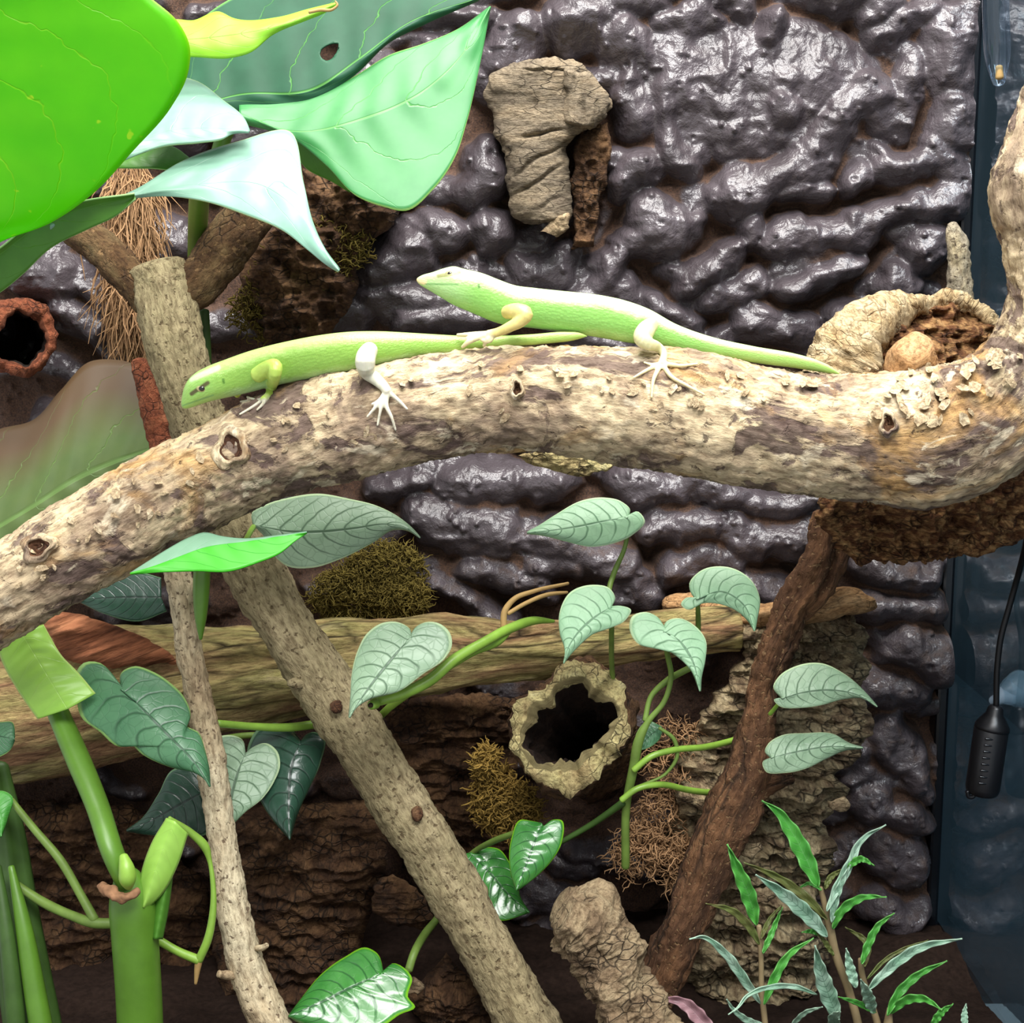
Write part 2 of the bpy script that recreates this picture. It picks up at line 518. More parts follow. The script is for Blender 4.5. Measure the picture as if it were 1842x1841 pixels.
#PART2
# ------------------------------------------------------------------ materials
M = {}
def foam_mat():
    m, nt, b = new_mat('painted_foam')
    tc = nd(nt, 'ShaderNodeTexCoord').outputs['Object']
    at = nd(nt, 'ShaderNodeAttribute', attribute_name='coir')
    n1 = noise_n(nt, tc, 30, 5, 0.6); n2 = noise_n(nt, tc, 900, 4, 0.7); n3 = noise_n(nt, tc, 130, 4, 0.55, 0.4)
    base = mixc(nt, mrange(nt, n1, 0.35, 0.65), srgb(82, 75, 79), srgb(58, 51, 54))
    coir = mixc(nt, mrange(nt, n2, 0.35, 0.65), srgb(100, 72, 54), srgb(52, 37, 31))
    f = mth(nt, 'ADD', at.outputs['Fac'], mth(nt, 'MULTIPLY', mth(nt, 'SUBTRACT', n3, 0.5), 0.9))
    f = mrange(nt, mth(nt, 'ADD', f, mth(nt, 'MULTIPLY', mth(nt, 'SUBTRACT', n2, 0.5), 0.5)), 0.4, 0.75)
    c = mixc(nt, f, base, coir)
    nt.links.new(c, b.inputs['Base Color'])
    rr = mth(nt, 'ADD', mrange(nt, n1, 0.3, 0.7, 0.22, 0.42), mth(nt, 'MULTIPLY', f, 0.6))
    nt.links.new(rr, b.inputs['Roughness'])
    b.inputs['Specular IOR Level'].default_value = 0.58
    n4 = noise_n(nt, tc, 330, 3, 0.6)
    h = mth(nt, 'ADD', mth(nt, 'ADD', mth(nt, 'MULTIPLY', n3, 1.0), mth(nt, 'MULTIPLY', n4, 0.45)), mth(nt, 'MULTIPLY', mth(nt, 'MULTIPLY', n2, f), 1.3))
    bp = nd(nt, 'ShaderNodeBump', {'Strength': 0.4, 'Distance': 0.004, 'Height': h})
    nt.links.new(bp.outputs[0], b.inputs['Normal'])
    return m
M['foam'] = foam_mat()
def branch_mat():
    m, nt, b = new_mat('mottled_bark')
    at = nd(nt, 'ShaderNodeAttribute', attribute_name='grain').outputs['Vector']
    v = nd(nt, 'ShaderNodeMapping', {'Vector': at, 'Scale': (1, 1, 0.7)}).outputs[0]
    st = nd(nt, 'ShaderNodeMapping', {'Vector': at, 'Scale': (1, 1, 0.3)}).outputs[0]
    n1 = noise_n(nt, v, 34, 9, 0.66, 0.4)
    col = ramp(nt, n1, [(0.30, srgb(112, 96, 86)), (0.42, srgb(158, 138, 114)), (0.50, srgb(192, 172, 140)), (0.60, srgb(214, 194, 156)), (0.72, srgb(236, 220, 188))]).outputs[0]
    dk = noise_n(nt, v, 27, 8, 0.62, 1.2)
    dm = mrange(nt, dk, 0.525, 0.56)
    col = mixc(nt, mth(nt, 'MULTIPLY', dm, 0.85), col, srgb(98, 80, 76))
    oc = noise_n(nt, nd(nt, 'ShaderNodeMapping', {'Vector': v, 'Location': (3, 5, 2)}).outputs[0], 24, 7, 0.6, 0.8)
    col = mixc(nt, mrange(nt, oc, 0.55, 0.66, 0, 0.75), col, srgb(206, 164, 104))
    cr = noise_n(nt, nd(nt, 'ShaderNodeMapping', {'Vector': v, 'Location': (7, 1, 9)}).outputs[0], 60, 7, 0.6, 0.6)
    col = mixc(nt, mrange(nt, cr, 0.58, 0.62, 0, 0.7), col, srgb(228, 214, 184))
    fn = noise_n(nt, st, 330, 6, 0.72)
    col = mixc(nt, mrange(nt, fn, 0.38, 0.56, 0.8, 0.0), col, mixc(nt, 1.0, col, (0.34, 0.29, 0.27), 'MULTIPLY'))
    pt = noise_n(nt, v, 230, 4, 0.6, 0.5)
    col = mixc(nt, mrange(nt, pt, 0.63, 0.69, 0, 0.75), col, srgb(70, 54, 48))
    nt.links.new(col, b.inputs['Base Color'])
    h = mth(nt, 'SUBTRACT', mth(nt, 'ADD', mth(nt, 'MULTIPLY', fn, 0.9), mth(nt, 'MULTIPLY', n1, 1.2)), mth(nt, 'ADD', mth(nt, 'MULTIPLY', dm, 0.45), mrange(nt, pt, 0.6, 0.7, 0, 0.5)))
    bp = nd(nt, 'ShaderNodeBump', {'Strength': 0.8, 'Distance': 0.0018, 'Height': h})
    nt.links.new(bp.outputs[0], b.inputs['Normal'])
    b.inputs['Roughness'].default_value = 0.85; b.inputs['Specular IOR Level'].default_value = 0.2
    return m
M['branch'] = branch_mat()
M['knot'] = bark_mat('knot_bark', [(0, srgb(60, 40, 32)), (0.5, srgb(110, 74, 52)), (1, srgb(170, 132, 96))], patch=120, stretch=1, fine=700, crack=0.8, crack_scale=300, bump=0.8)
M['flake'] = bark_mat('pale_bark_flakes', [(0, srgb(150, 128, 100)), (0.5, srgb(198, 176, 140)), (1, srgb(222, 206, 176))], patch=120, stretch=1, fine=600, bump=0.5)
M['greywood'] = bark_mat('grey_speckled_bark', [(0, srgb(128, 118, 106)), (0.4, srgb(168, 156, 138)), (0.7, srgb(186, 174, 150)), (1, srgb(204, 186, 146))], patch=40, stretch=2, fine=520, speck=srgb(84, 72, 60), speck_scale=340, bump=0.7, contrast=0.5)
M['palewood'] = bark_mat('pale_olive_bark', [(0, srgb(140, 126, 94)), (0.4, srgb(170, 156, 118)), (0.7, srgb(188, 172, 134)), (1, srgb(206, 190, 156))], patch=36, stretch=3, fine=480, speck=srgb(96, 80, 56), speck_scale=330, bump=0.8, contrast=0.5)
M['stick'] = bark_mat('thin_stick_bark', [(0, srgb(158, 130, 98)), (0.4, srgb(204, 184, 148)), (0.7, srgb(222, 208, 174)), (1, srgb(236, 222, 184))], patch=40, stretch=3, fine=520, speck=srgb(100, 82, 64), speck_scale=420, bump=0.6, contrast=0.5)
M['log'] = bark_mat('weathered_log', [(0, srgb(92, 62, 44)), (0.25, srgb(172, 132, 96)), (0.5, srgb(206, 184, 124)), (0.7, srgb(194, 184, 116)), (1, srgb(232, 212, 164))], patch=60, stretch=5, fine=560, crack=0.95, crack_scale=120, crack_w=0.12, crack_col=srgb(40, 28, 20), bump=0.9, contrast=0.5)
M['redlog'] = bark_mat('broken_red_wood', [(0, srgb(70, 40, 26)), (0.4, srgb(160, 100, 68)), (0.7, srgb(190, 126, 88)), (1, srgb(214, 160, 118))], patch=70, stretch=7, fine=400, crack=0.9, crack_scale=130, crack_col=srgb(36, 22, 16), bump=0.8)
M['corktan'] = bark_mat('tan_cork', [(0, srgb(104, 84, 66)), (0.35, srgb(160, 136, 106)), (0.65, srgb(190, 168, 132)), (1, srgb(214, 196, 160))], patch=50, stretch=0.8, fine=420, crack=0.9, crack_scale=150, crack_w=0.07, bump=0.9, contrast=0.5)
M['corkgrey'] = bark_mat('weathered_wall_cork', [(0, srgb(110, 96, 82)), (0.4, srgb(152, 138, 116)), (0.7, srgb(176, 158, 130)), (1, srgb(190, 168, 136))], patch=42, stretch=0.35, fine=380, crack=0.8, crack_scale=80, crack_w=0.045, bump=0.9, contrast=0.5)
M['corkdark'] = bark_mat('dark_crumbly_cork', [(0, srgb(44, 31, 24)), (0.4, srgb(98, 70, 48)), (0.7, srgb(136, 102, 70)), (1, srgb(172, 136, 96))], patch=60, stretch=0.7, fine=420, crack=0.85, crack_scale=190, crack_w=0.12, bump=1.0, contrast=0.55)
M['corkcrust'] = bark_mat('crusty_cork', [(0, srgb(76, 58, 44)), (0.3, srgb(160, 136, 106)), (0.6, srgb(212, 190, 148)), (1, srgb(240, 220, 178))], patch=90, stretch=0.5, fine=460, crack=0.9, crack_scale=150, crack_w=0.12, bump=1.0, contrast=0.45)
M['corkbrown'] = bark_mat('brown_crumb_cork', [(0, srgb(84, 50, 30)), (0.4, srgb(128, 84, 52)), (0.65, srgb(196, 150, 98)), (1, srgb(232, 194, 136))], patch=190, stretch=0.7, fine=420, crack=0.85, crack_scale=230, crack_w=0.16, crack_col=srgb(48, 26, 14), bump=1.0, contrast=0.5)
M['corkcream'] = bark_mat('cream_cork_rim', [(0, srgb(190, 156, 108)), (0.4, srgb(222, 196, 150)), (1, srgb(242, 226, 190))], patch=70, stretch=0.5, fine=420, crack=0.6, crack_scale=170, crack_col=srgb(120, 84, 50), bump=0.8)
M['corkred'] = bark_mat('red_brown_cork', [(0, srgb(96, 48, 32)), (0.5, srgb(160, 90, 60)), (1, srgb(196, 128, 92))], patch=120, stretch=1, fine=500, crack=0.7, crack_scale=260, bump=0.9)
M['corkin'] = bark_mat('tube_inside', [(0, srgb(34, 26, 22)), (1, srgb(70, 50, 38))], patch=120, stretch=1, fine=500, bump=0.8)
M['corkolive'] = bark_mat('olive_cork_rim', [(0, srgb(158, 134, 92)), (0.4, srgb(208, 188, 134)), (0.7, srgb(226, 212, 150)), (1, srgb(238, 228, 178))], patch=60, stretch=0.8, fine=420, crack=0.8, crack_scale=170, crack_w=0.06, bump=0.9)
M['orangecork'] = bark_mat('cut_orange_cork', [(0, srgb(150, 108, 70)), (0.5, srgb(196, 152, 104)), (1, srgb(220, 184, 138))], patch=70, stretch=1, fine=420, crack=0.5, crack_scale=120, bump=0.6)
M['rust'] = bark_mat('rust_brown_bark', [(0, srgb(54, 37, 28)), (0.4, srgb(110, 78, 55)), (0.7, srgb(142, 102, 70)), (1, srgb(184, 144, 102))], patch=60, stretch=4, fine=430, speck=srgb(156, 124, 88), speck_scale=420, crack=0.7, crack_scale=140, crack_w=0.12, bump=1.0, contrast=0.45)
M['rustmoss'] = bark_mat('mossy_brown_bark', [(0, srgb(50, 38, 26)), (0.4, srgb(104, 76, 48)), (0.7, srgb(128, 104, 70)), (1, srgb(96, 92, 62))], patch=60, stretch=1.5, fine=430, crack=0.6, crack_scale=170, speck=srgb(150, 118, 80), speck_scale=300, bump=1.0, contrast=0.5)
M['moss'] = plain('dry_moss', srgb(150, 122, 62), 0.9, 0.1, 0.55, 240)
M['mossgreen'] = plain('olive_moss', srgb(112, 98, 48), 0.9, 0.1, 0.5, 240)
M['root'] = plain('coir_root', srgb(176, 138, 100), 0.85, 0.2, 0.45, 120)
M['soil'] = plain('dark_soil', srgb(48, 36, 30), 0.95, 0.1, 0.5, 300, 0.8)
M['probe'] = plain('probe_plastic', (0.006, 0.006, 0.008), 0.38, 0.5, 0.2, 200, 0.1)
M['cable'] = plain('cable_rubber', (0.004, 0.004, 0.005), 0.45, 0.4, 0.2, 200, 0.05)
M['silicone'] = plain('black_silicone', (0.006, 0.007, 0.010), 0.25, 0.5, 0.2, 100, 0.1)
M['outer'] = plain('outer_cabinet', srgb(40, 56, 66), 0.6, 0.3, 0.2, 20, 0.05)
M['vine'] = plain('vine_stem', srgb(134, 174, 66), 0.4, 0.5, 0.3, 90)
M['vinedull'] = plain('dull_vine_stem', srgb(112, 140, 62), 0.5, 0.4, 0.35, 90)
M['drystem'] = plain('dry_stem', srgb(178, 146, 92), 0.7, 0.3, 0.3, 90)
M['petiole'] = plain('monstera_stem', srgb(86, 128, 38), 0.4, 0.5, 0.25, 60)
M['petdark'] = plain('dark_stem', srgb(62, 92, 38), 0.5, 0.4, 0.4, 60)
M['sheath'] = plain('stem_scar', srgb(150, 112, 82), 0.9, 0.2, 0.5, 220, 0.8)
M['sprigstem'] = plain('sprig_stem', srgb(160, 140, 104), 0.5, 0.4, 0.25, 90)

M['l_bright'] = leaf_mat('bright_leaf', srgb(104, 190, 6), srgb(92, 178, 4), srgb(176, 206, 20), srgb(196, 214, 40), 5, 0.5, 0.02, 0.012, 0.38, 0.5, srgb(128, 232, 0), 0.5, spots=srgb(200, 210, 40), edge_w=0.985)
M['l_yellow'] = leaf_mat('yellow_green_leaf', srgb(166, 222, 66), srgb(150, 212, 56), srgb(120, 178, 50), None, 7, 0.3, 0.03, 0.02, 0.45, 0.35)
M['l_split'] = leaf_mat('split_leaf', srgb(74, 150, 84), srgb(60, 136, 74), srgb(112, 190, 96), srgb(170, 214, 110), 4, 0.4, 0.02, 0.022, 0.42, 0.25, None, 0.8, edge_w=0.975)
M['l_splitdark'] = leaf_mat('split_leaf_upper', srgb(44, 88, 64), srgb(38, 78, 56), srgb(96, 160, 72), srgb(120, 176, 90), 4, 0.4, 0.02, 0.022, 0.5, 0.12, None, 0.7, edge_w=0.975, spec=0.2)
M['l_pale'] = leaf_mat('pale_glaucous_leaf', srgb(134, 172, 154), srgb(118, 160, 140), srgb(128, 178, 150), srgb(190, 216, 140), 5, 0.3, 0.02, 0.015, 0.33, 0.15, None, 0.4, edge_w=0.98)
M['l_under'] = leaf_mat('green_underside', srgb(84, 140, 44), srgb(72, 126, 38), srgb(110, 170, 60), srgb(160, 200, 130), 4, 0.3, 0.02, 0.02, 0.45, 0.3, None, 0.4, edge_w=0.97)
M['l_olive'] = leaf_mat('olive_brown_leaf', srgb(96, 116, 60), srgb(86, 108, 56), srgb(112, 148, 76), None, 4, 0.35, 0.018, 0.05, 0.5, 0.1, None, 0.7, lateral=(srgb(98, 76, 52), -0.25, -0.75))  # brown side is orange light on the blade, put into the colour
heart = dict(nveins=8, sweep=0.30, veinw=0.10, midw=0.05, vein_f=0.9)
M['h_silver'] = leaf_mat('silver_heart_leaf', srgb(142, 168, 138), srgb(124, 154, 122), srgb(54, 84, 56), srgb(190, 214, 168), rough=0.42, transl=0.12, retic=0.25, **heart)
M['h_mint'] = leaf_mat('mint_heart_leaf', srgb(152, 190, 152), srgb(138, 180, 140), srgb(70, 110, 76), srgb(198, 226, 180), rough=0.45, transl=0.15, retic=0.12, **heart)
M['h_mid'] = leaf_mat('green_heart_leaf', srgb(84, 130, 92), srgb(66, 114, 78), srgb(34, 72, 44), srgb(150, 190, 110), rough=0.38, transl=0.12, retic=0.2, **heart)
M['h_dark'] = leaf_mat('dark_heart_leaf', srgb(46, 78, 62), srgb(34, 64, 48), srgb(20, 40, 30), srgb(110, 146, 110), rough=0.3, transl=0.08, retic=0.1, coat=0.2, **heart)
M['h_gloss'] = leaf_mat('glossy_heart_leaf', srgb(50, 116, 48), srgb(70, 140, 60), srgb(26, 74, 34), srgb(120, 186, 40), rough=0.25, transl=0.12, retic=0.1, coat=0.6, **heart)
M['h_two'] = leaf_mat('two_tone_leaf', srgb(128, 170, 140), srgb(118, 160, 130), srgb(100, 150, 120), None, 6, 0.3, 0.03, 0.02, 0.4, 0.25, None, 0.3, side=srgb(60, 176, 24))
M['h_pale'] = leaf_mat('cut_pale_leaf', srgb(168, 214, 96), srgb(154, 204, 84), srgb(186, 220, 120), srgb(200, 226, 130), 4, 0.2, 0.02, 0.02, 0.35, 0.3, None, 0.3)
M['s_green'] = leaf_mat('sprig_leaf_green', srgb(92, 176, 72), srgb(64, 146, 54), srgb(120, 186, 110), srgb(110, 180, 90), 12, 0.1, 0.1, 0.08, 0.4, 0.25, None, 0.4)
M['s_silver'] = leaf_mat('sprig_leaf_silver', srgb(176, 206, 184), srgb(110, 160, 128), srgb(72, 118, 90), srgb(170, 200, 176), 14, 0.1, 0.14, 0.06, 0.4, 0.2, None, 0.6)
M['s_brown'] = leaf_mat('sprig_leaf_brown', srgb(104, 118, 60), srgb(96, 92, 52), srgb(130, 150, 84), None, 12, 0.1, 0.1, 0.08, 0.45, 0.2, None, 0.4)
M['s_pink'] = leaf_mat('sprig_leaf_pink', srgb(176, 138, 142), srgb(154, 116, 124), srgb(190, 160, 164), None, 12, 0.1, 0.1, 0.08, 0.45, 0.2, None, 0.4)

def glass_mat(name, tint, rough=0.02):
    m, nt, b = new_mat(name)
    tc = nd(nt, 'ShaderNodeTexCoord').outputs['Object']
    n = noise_n(nt, tc, 60, 5, 0.7)
    gl = nd(nt, 'ShaderNodeBsdfGlossy', {'Color': (0.9, 0.95, 1.0, 1)})
    nt.links.new(mrange(nt, n, 0.45, 0.75, rough, rough + 0.10), gl.inputs['Roughness'])
    tr = nd(nt, 'ShaderNodeBsdfTransparent', {'Color': c4(tint)})
    fc = nd(nt, 'ShaderNodeLayerWeight', {'Blend': 0.5}).outputs['Facing']
    fr = mth(nt, 'MULTIPLY_ADD', mth(nt, 'POWER', fc, 3.0), 0.9, 0.06)
    mx = nd(nt, 'ShaderNodeMixShader', {0: fr, 1: tr.outputs[0], 2: gl.outputs[0]})
    nt.links.new(mx.outputs[0], nt.nodes['Material Output'].inputs[0])
    nt.nodes.remove(b)
    return m
M['glass'] = glass_mat('terrarium_glass', (0.75, 0.88, 0.92))
M['clear'] = glass_mat('clear_plastic', (0.86, 0.92, 0.98), 0.08)
M['cup'] = plain('frosted_cup', srgb(176, 196, 214), 0.25, 0.5, 0.1, 60, 0.05, Alpha=0.45)

# ------------------------------------------------------------------ the setting
YB = 0.215                       # plane of the back wall
XR = (1712 - IW / 2) * S(YB)     # inner face of the right-hand pane

def build_back_wall():
    x0, x1 = -0.40, XR - 0.006
    z0, z1 = -0.34, 0.36
    nx, nz = 640, 700
    X, Z = np.meshgrid(np.linspace(x0, x1, nx), np.linspace(z0, z1, nz))
    x = X.ravel(); z = Z.ravel()
    q = np.stack([x, z, np.zeros_like(x)], 1)
    wx = x + 0.010 * fbm(q, 24, 4, 3); wz = z + 0.010 * fbm(q, 24, 4, 9)
    H = np.zeros_like(x)
    def cap(px1, py1, px2, py2, r, h):
        a = P(px1, py1, YB); b = P(px2, py2, YB); rr = r * S(YB)
        ax, az, bx, bz = a[0], a[2], b[0], b[2]
        pad = rr * 1.3
        sel = np.where((wx > min(ax, bx) - pad) & (wx < max(ax, bx) + pad) & (wz > min(az, bz) - pad) & (wz < max(az, bz) + pad))[0]
        if not len(sel): return
        dx, dz = bx - ax, bz - az; L2 = dx * dx + dz * dz + 1e-12
        t = np.clip(((wx[sel] - ax) * dx + (wz[sel] - az) * dz) / L2, 0, 1)
        d = np.hypot(wx[sel] - ax - t * dx, wz[sel] - az - t * dz) / rr
        v = np.where(d < 1, np.maximum(1 - d * d, 0) ** 0.55, 0) * h * 1e-3
        hs = H[sel]; k = 0.0025
        hh = np.clip(0.5 + 0.5 * (v - hs) / k, 0, 1)
        H[sel] = hs * (1 - hh) + v * hh + k * hh * (1 - hh) * 0.6
    # sausages of sprayed foam that can be picked out in the photograph
    L = [(1230, 150, 1500, 170, 120, 24), (1560, 180, 1420, 320, 58, 30), (1420, 320, 1290, 360, 55, 30), (1205, 160, 1215, 290, 42, 26), (1270, 150, 1320, 205, 34, 26),
         (1390, 190, 1410, 200, 40, 30), (1160, 290, 1150, 330, 48, 30), (1190, 400, 1180, 420, 52, 32), (1290, 330, 1320, 320, 38, 26), (1385, 445, 1540, 420, 40, 32), (1540, 420, 1610, 385, 38, 32),
         (1425, 520, 1500, 480, 32, 30), (1400, 370, 1470, 350, 26, 24), (1520, 340, 1550, 320, 30, 26), (1230, 500, 1300, 470, 46, 30), (1330, 410, 1340, 440, 36, 28), (1270, 545, 1370, 520, 40, 26),
         (1120, 460, 1090, 500, 40, 24), (1340, 580, 1430, 600, 46, 24), (1500, 570, 1540, 580, 40, 26), (1630, 470, 1650, 440, 52, 30), (1580, 520, 1600, 540, 40, 28), (1640, 370, 1690, 360, 44, 30),
         (1600, 300, 1660, 280, 46, 28), (1690, 250, 1700, 330, 40, 26), (1630, 180, 1650, 120, 44, 24), (1580, 230, 1620, 200, 40, 22), (1010, 40, 1060, 30, 66, 26), (1100, 80, 1130, 110, 60, 28),
         (900, 130, 930, 60, 50, 22), (1120, 170, 1150, 200, 44, 28), (840, 330, 870, 300, 44, 28), (800, 420, 770, 400, 50, 26), (700, 480, 740, 440, 60, 30), (680, 540, 780, 560, 48, 28), (730, 590, 860, 575, 34, 30),
         (860, 400, 890, 430, 48, 26), (960, 480, 1020, 470, 46, 22), (1060, 520, 1130, 540, 40, 20), (640, 560, 600, 590, 44, 28), (1180, 560, 1230, 600, 34, 24), (1460, 250, 1300, 240, 60, 22),
         (1130, 880, 1230, 870, 46, 28), (820, 870, 1010, 880, 52, 30), (1250, 890, 1430, 900, 40, 30), (770, 930, 900, 960, 60, 34), (900, 960, 1100, 1010, 46, 30), (1160, 940, 1330, 950, 44, 30), (1330, 960, 1440, 960, 50, 34),
         (840, 1010, 960, 1040, 44, 28), (780, 1040, 880, 1110, 34, 32), (1200, 1010, 1330, 1000, 40, 28), (960, 1010, 1040, 1020, 34, 26), (1350, 1040, 1420, 1060, 50, 30), (1100, 1030, 1180, 1050, 34, 26), (700, 880, 760, 860, 36, 26),
         (1570, 1010, 1650, 1020, 50, 30), (1570, 1080, 1650, 1090, 48, 34), (1600, 1150, 1650, 1180, 56, 38), (1560, 1230, 1620, 1240, 50, 32), (1580, 1300, 1600, 1350, 46, 32), (1620, 1350, 1640, 1390, 44, 34), (1550, 1400, 1570, 1440, 46, 30),
         (1610, 1460, 1640, 1480, 48, 34), (1570, 1520, 1620, 1540, 46, 30), (1560, 1600, 1620, 1620, 46, 30), (60, 480, 130, 500, 60, 30), (140, 560, 190, 570, 40, 26), (100, 430, 60, 440, 60, 24), (300, 420, 320, 470, 50, 24), (1300, 1720, 1420, 1740, 70, 30), (1705, 50, 1715, 130, 50, 26), (1715, 180, 1720, 240, 42, 26), (1660, 30, 1600, 60, 50, 24)]
    for a in L: cap(*a)
    rs = np.random.default_rng(21)
    for _ in range(46):
        px, py = rs.uniform(820, 1730), rs.uniform(-160, 70); r = rs.uniform(34, 62)
        cap(px, py, px + rs.uniform(-60, 60), py + rs.uniform(-30, 30), r, rs.uniform(16, 28))
    for _ in range(430):
        px, py = rs.uniform(-320, 1730), rs.uniform(-330, 2050)
        r = rs.uniform(14, 44)
        if 1170 < px < 1600 and -20 < py < 340: r *= 0.35
        if px > 880 and py < 620: ang = math.radians(-28 + rs.normal(0, 22))
        elif py < 1100: ang = math.radians(8 + rs.normal(0, 22))
        else: ang = rs.uniform(-0.5, 0.5)
        ln = rs.uniform(0, 90)
        dx, dy = math.cos(ang) * ln, math.sin(ang) * ln
        cap(px - dx, py - dy, px + dx, py + dy, r, r * 0.5 * rs.uniform(0.6, 1.15) + 2)
    H = H.reshape(nz, nx)
    def blur(A, k):
        for ax in (0, 1):
            B = np.pad(A, [(k, k) if a == ax else (0, 0) for a in (0, 1)], mode='edge').cumsum(ax)
            B = np.concatenate([np.zeros_like(np.take(B, [0], ax)), B], ax)
            sz = A.shape[ax]
            A = (np.take(B, range(2 * k + 1, 2 * k + 1 + sz), ax) - np.take(B, range(sz), ax)) / (2 * k + 1)
        return A
    coir = np.maximum(sstep(0.0015, 0.009, blur(H, 14) - H), 0.9 * (1 - sstep(0.004, 0.013, H)))
    H = blur(H, 1)
    h = H.ravel()
    lump = sstep(0.004, 0.014, h)
    h = h + 0.0030 * fbm(q, 50, 3, 31) + 0.0004 * fbm(q, 240, 2, 37) + lump * 0.0028 * np.maximum(ridge(q, 42, 2, 51) - 0.55, 0)
    pit = noise(q, 210, 77); h = h - 0.0020 * sstep(0.66, 0.85, pit)
    bub = noise(q, 260, 91); h = h + 0.0024 * sstep(0.55, 0.8, bub)
    # coir dust lies thicker on the older, lower part of the wall
    cz = coir.ravel() + 0.40 * sstep(0.02, -0.06, z + 0.03 * fbm(q, 12, 2, 5))
    V = np.stack([x, YB - h, z], 1)
    o = mk('wall_back', V, grid_faces(nz, nx)[:, ::-1], M['foam'], attrs={'coir': cz}, origin=np.array([0, YB, z0]))
    return struct(o, 'lumpy glossy dark foam back wall with brown coir in the grooves')
build_back_wall()

def box(name, a, b, mat, parent=None, bev=0.0):
    a = np.minimum(a, b) * 1.0 if False else np.array(a, float); b = np.array(b, float)
    V = np.array([[x, y, z] for x in (a[0], b[0]) for y in (a[1], b[1]) for z in (a[2], b[2])])
    F = np.array([[0, 1, 3, 2], [4, 6, 7, 5], [0, 4, 5, 1], [2, 3, 7, 6], [0, 2, 6, 4], [1, 5, 7, 3]])
    o = mk(name, V, F, mat, parent, smooth=False, attrs={'grain': V})
    if bev:
        md = o.modifiers.new('bevel', 'BEVEL'); md.width = bev; md.segments = 2
    return o
struct(box('wall_right', (XR, -0.34, -0.34), (XR + 0.005, YB + 0.02, 0.36), M['glass']), 'clear side pane mirroring the foam wall')
struct(box('wall_outer', (XR + 0.20, -0.50, -0.70), (XR + 0.22, 1.40, 0.70), M['outer']), 'blue grey cabinet side behind the glass pane')
struct(box('wall_light_block', (-0.42, YB + 0.012, -0.36), (XR + 0.005, YB + 0.03, 0.38), M['silicone']), 'black board added behind the foam to block stray light')  # unseen board added to stop world light leaking in past the foam edge
struct(box('floor_outer', (XR + 0.006, -0.50, -0.32), (XR + 0.20, 1.40, -0.30), M['outer']), 'blue grey shelf outside the glass')
struct(box('trim_1', (XR - 0.007, YB - 0.012, -0.34), (XR + 0.0005, YB + 0.004, 0.36), M['silicone'], bev=0.002), 'black silicone seam in the corner')

def build_floor():
    nx, ny = 160, 130
    X, Y = np.meshgrid(np.linspace(-0.40, XR, nx), np.linspace(-0.25, YB + 0.01, ny))
    q = np.stack([X.ravel(), Y.ravel(), 0 * X.ravel()], 1)
    z = -0.292 + 0.006 * fbm(q, 22, 4, 5) + 0.002 * fbm(q, 160, 3, 8)
    q[:, 2] = z
    struct(mk('floor', q, grid_faces(ny, nx), M['soil']), 'dark crumbly soil')
build_floor()

# ------------------------------------------------------------------ main branch
BR = [(-160, 1160, -0.025, 84), (-60, 1106, -0.022, 84), (60, 1034, -0.018, 86), (200, 952, -0.012, 92), (330, 878, -0.006, 90), (440, 826, -0.002, 91), (560, 782, 0, 96), (750, 736, 0, 95), (950, 717, 0, 97),
      (1150, 730, 0, 106), (1350, 766, 0, 110), (1550, 791, 0, 116), (1680, 786, 0, 124), (1775, 745, -0.002, 116), (1845, 665, -0.004, 92), (1880, 560, -0.006, 70), (1886, 430, -0.006, 76), (1880, 340, -0.006, 92), (1895, 250, -0.006, 80), (1925, 150, -0.004, 74), (1960, 30, 0, 70), (1980, -60, 0.0, 66)]
BRS = spline(BR, 600)
def branch_front(px, py, over=0.001):
    d = np.hypot(BRS[:, 0] - px, BRS[:, 1] - py); k = d.argmin()
    r = BRS[k, 3]
    return BRS[k, 2] - MPP * math.sqrt(max(r * r - min(d[k], r) ** 2, 0)) - over

def branch_disp(G, TH, SS, RR):
    g = G * [1, 1, 0.6]
    d = 0.0016 * fbm(g, 45, 4, 2) + 0.0009 * ridge(G, 210, 3, 4) - 0.0009
    return d
tb = thing('main_branch', 'thick mottled tan branch that the two green lizards rest on', 'branch', P(900, 815, 0))
tube('branch_bark', BR, M['branch'], tb, n=620, m=110, disp=branch_disp)

def knot(px, py, rx, ry, rot, mat, name='knot'):
    """rings of raised bark round a hollow on the branch front"""
    nr, m = 14, 40
    th = np.linspace(0, 2 * math.pi, m, endpoint=False)
    V = []
    for k in range(nr):
        f = 1.15 * (1 - k / (nr - 0.5))
        hgt = 0.0026 * math.exp(-((f - 0.72) / 0.20) ** 2) - 0.0015 * math.exp(-(f / 0.40) ** 2) + 0.0004
        if f > 1.05: hgt = -0.003
        for t in th:
            w = 1 + 0.12 * math.sin(3 * t + 1) + 0.08 * math.sin(5 * t)
            ex, ey = rx * f * w * math.cos(t), ry * f * w * math.sin(t)
            x = px + ex * math.cos(rot) - ey * math.sin(rot); y = py + ex * math.sin(rot) + ey * math.cos(rot)
            V.append(P(x, y, branch_front(x, y, 0) - hgt - 0.0006 * math.sin(17 * f + 2 * t)))
    V = np.array(V)
    F = grid_faces(nr, m, True)
    c = len(V); V = np.concatenate([V, V[-m:].mean(0)[None]])
    last = np.arange((nr - 1) * m, nr * m)
    fm = np.concatenate([(np.arange(len(F)) // m >= 7).astype(int), np.ones(m, int)])
    return mk(name, V, [F, np.stack([last, np.roll(last, -1), np.full(m, c)], 1)], [M['branch'], mat], tb, attrs={'grain': V + 5}, fmat=fm)
knot(415, 806, 34, 40, 0.2, M['knot'])
knot(68, 985, 34, 26, -0.5, M['knot'])
knot(1598, 762, 17, 26, 0.0, M['knot'])
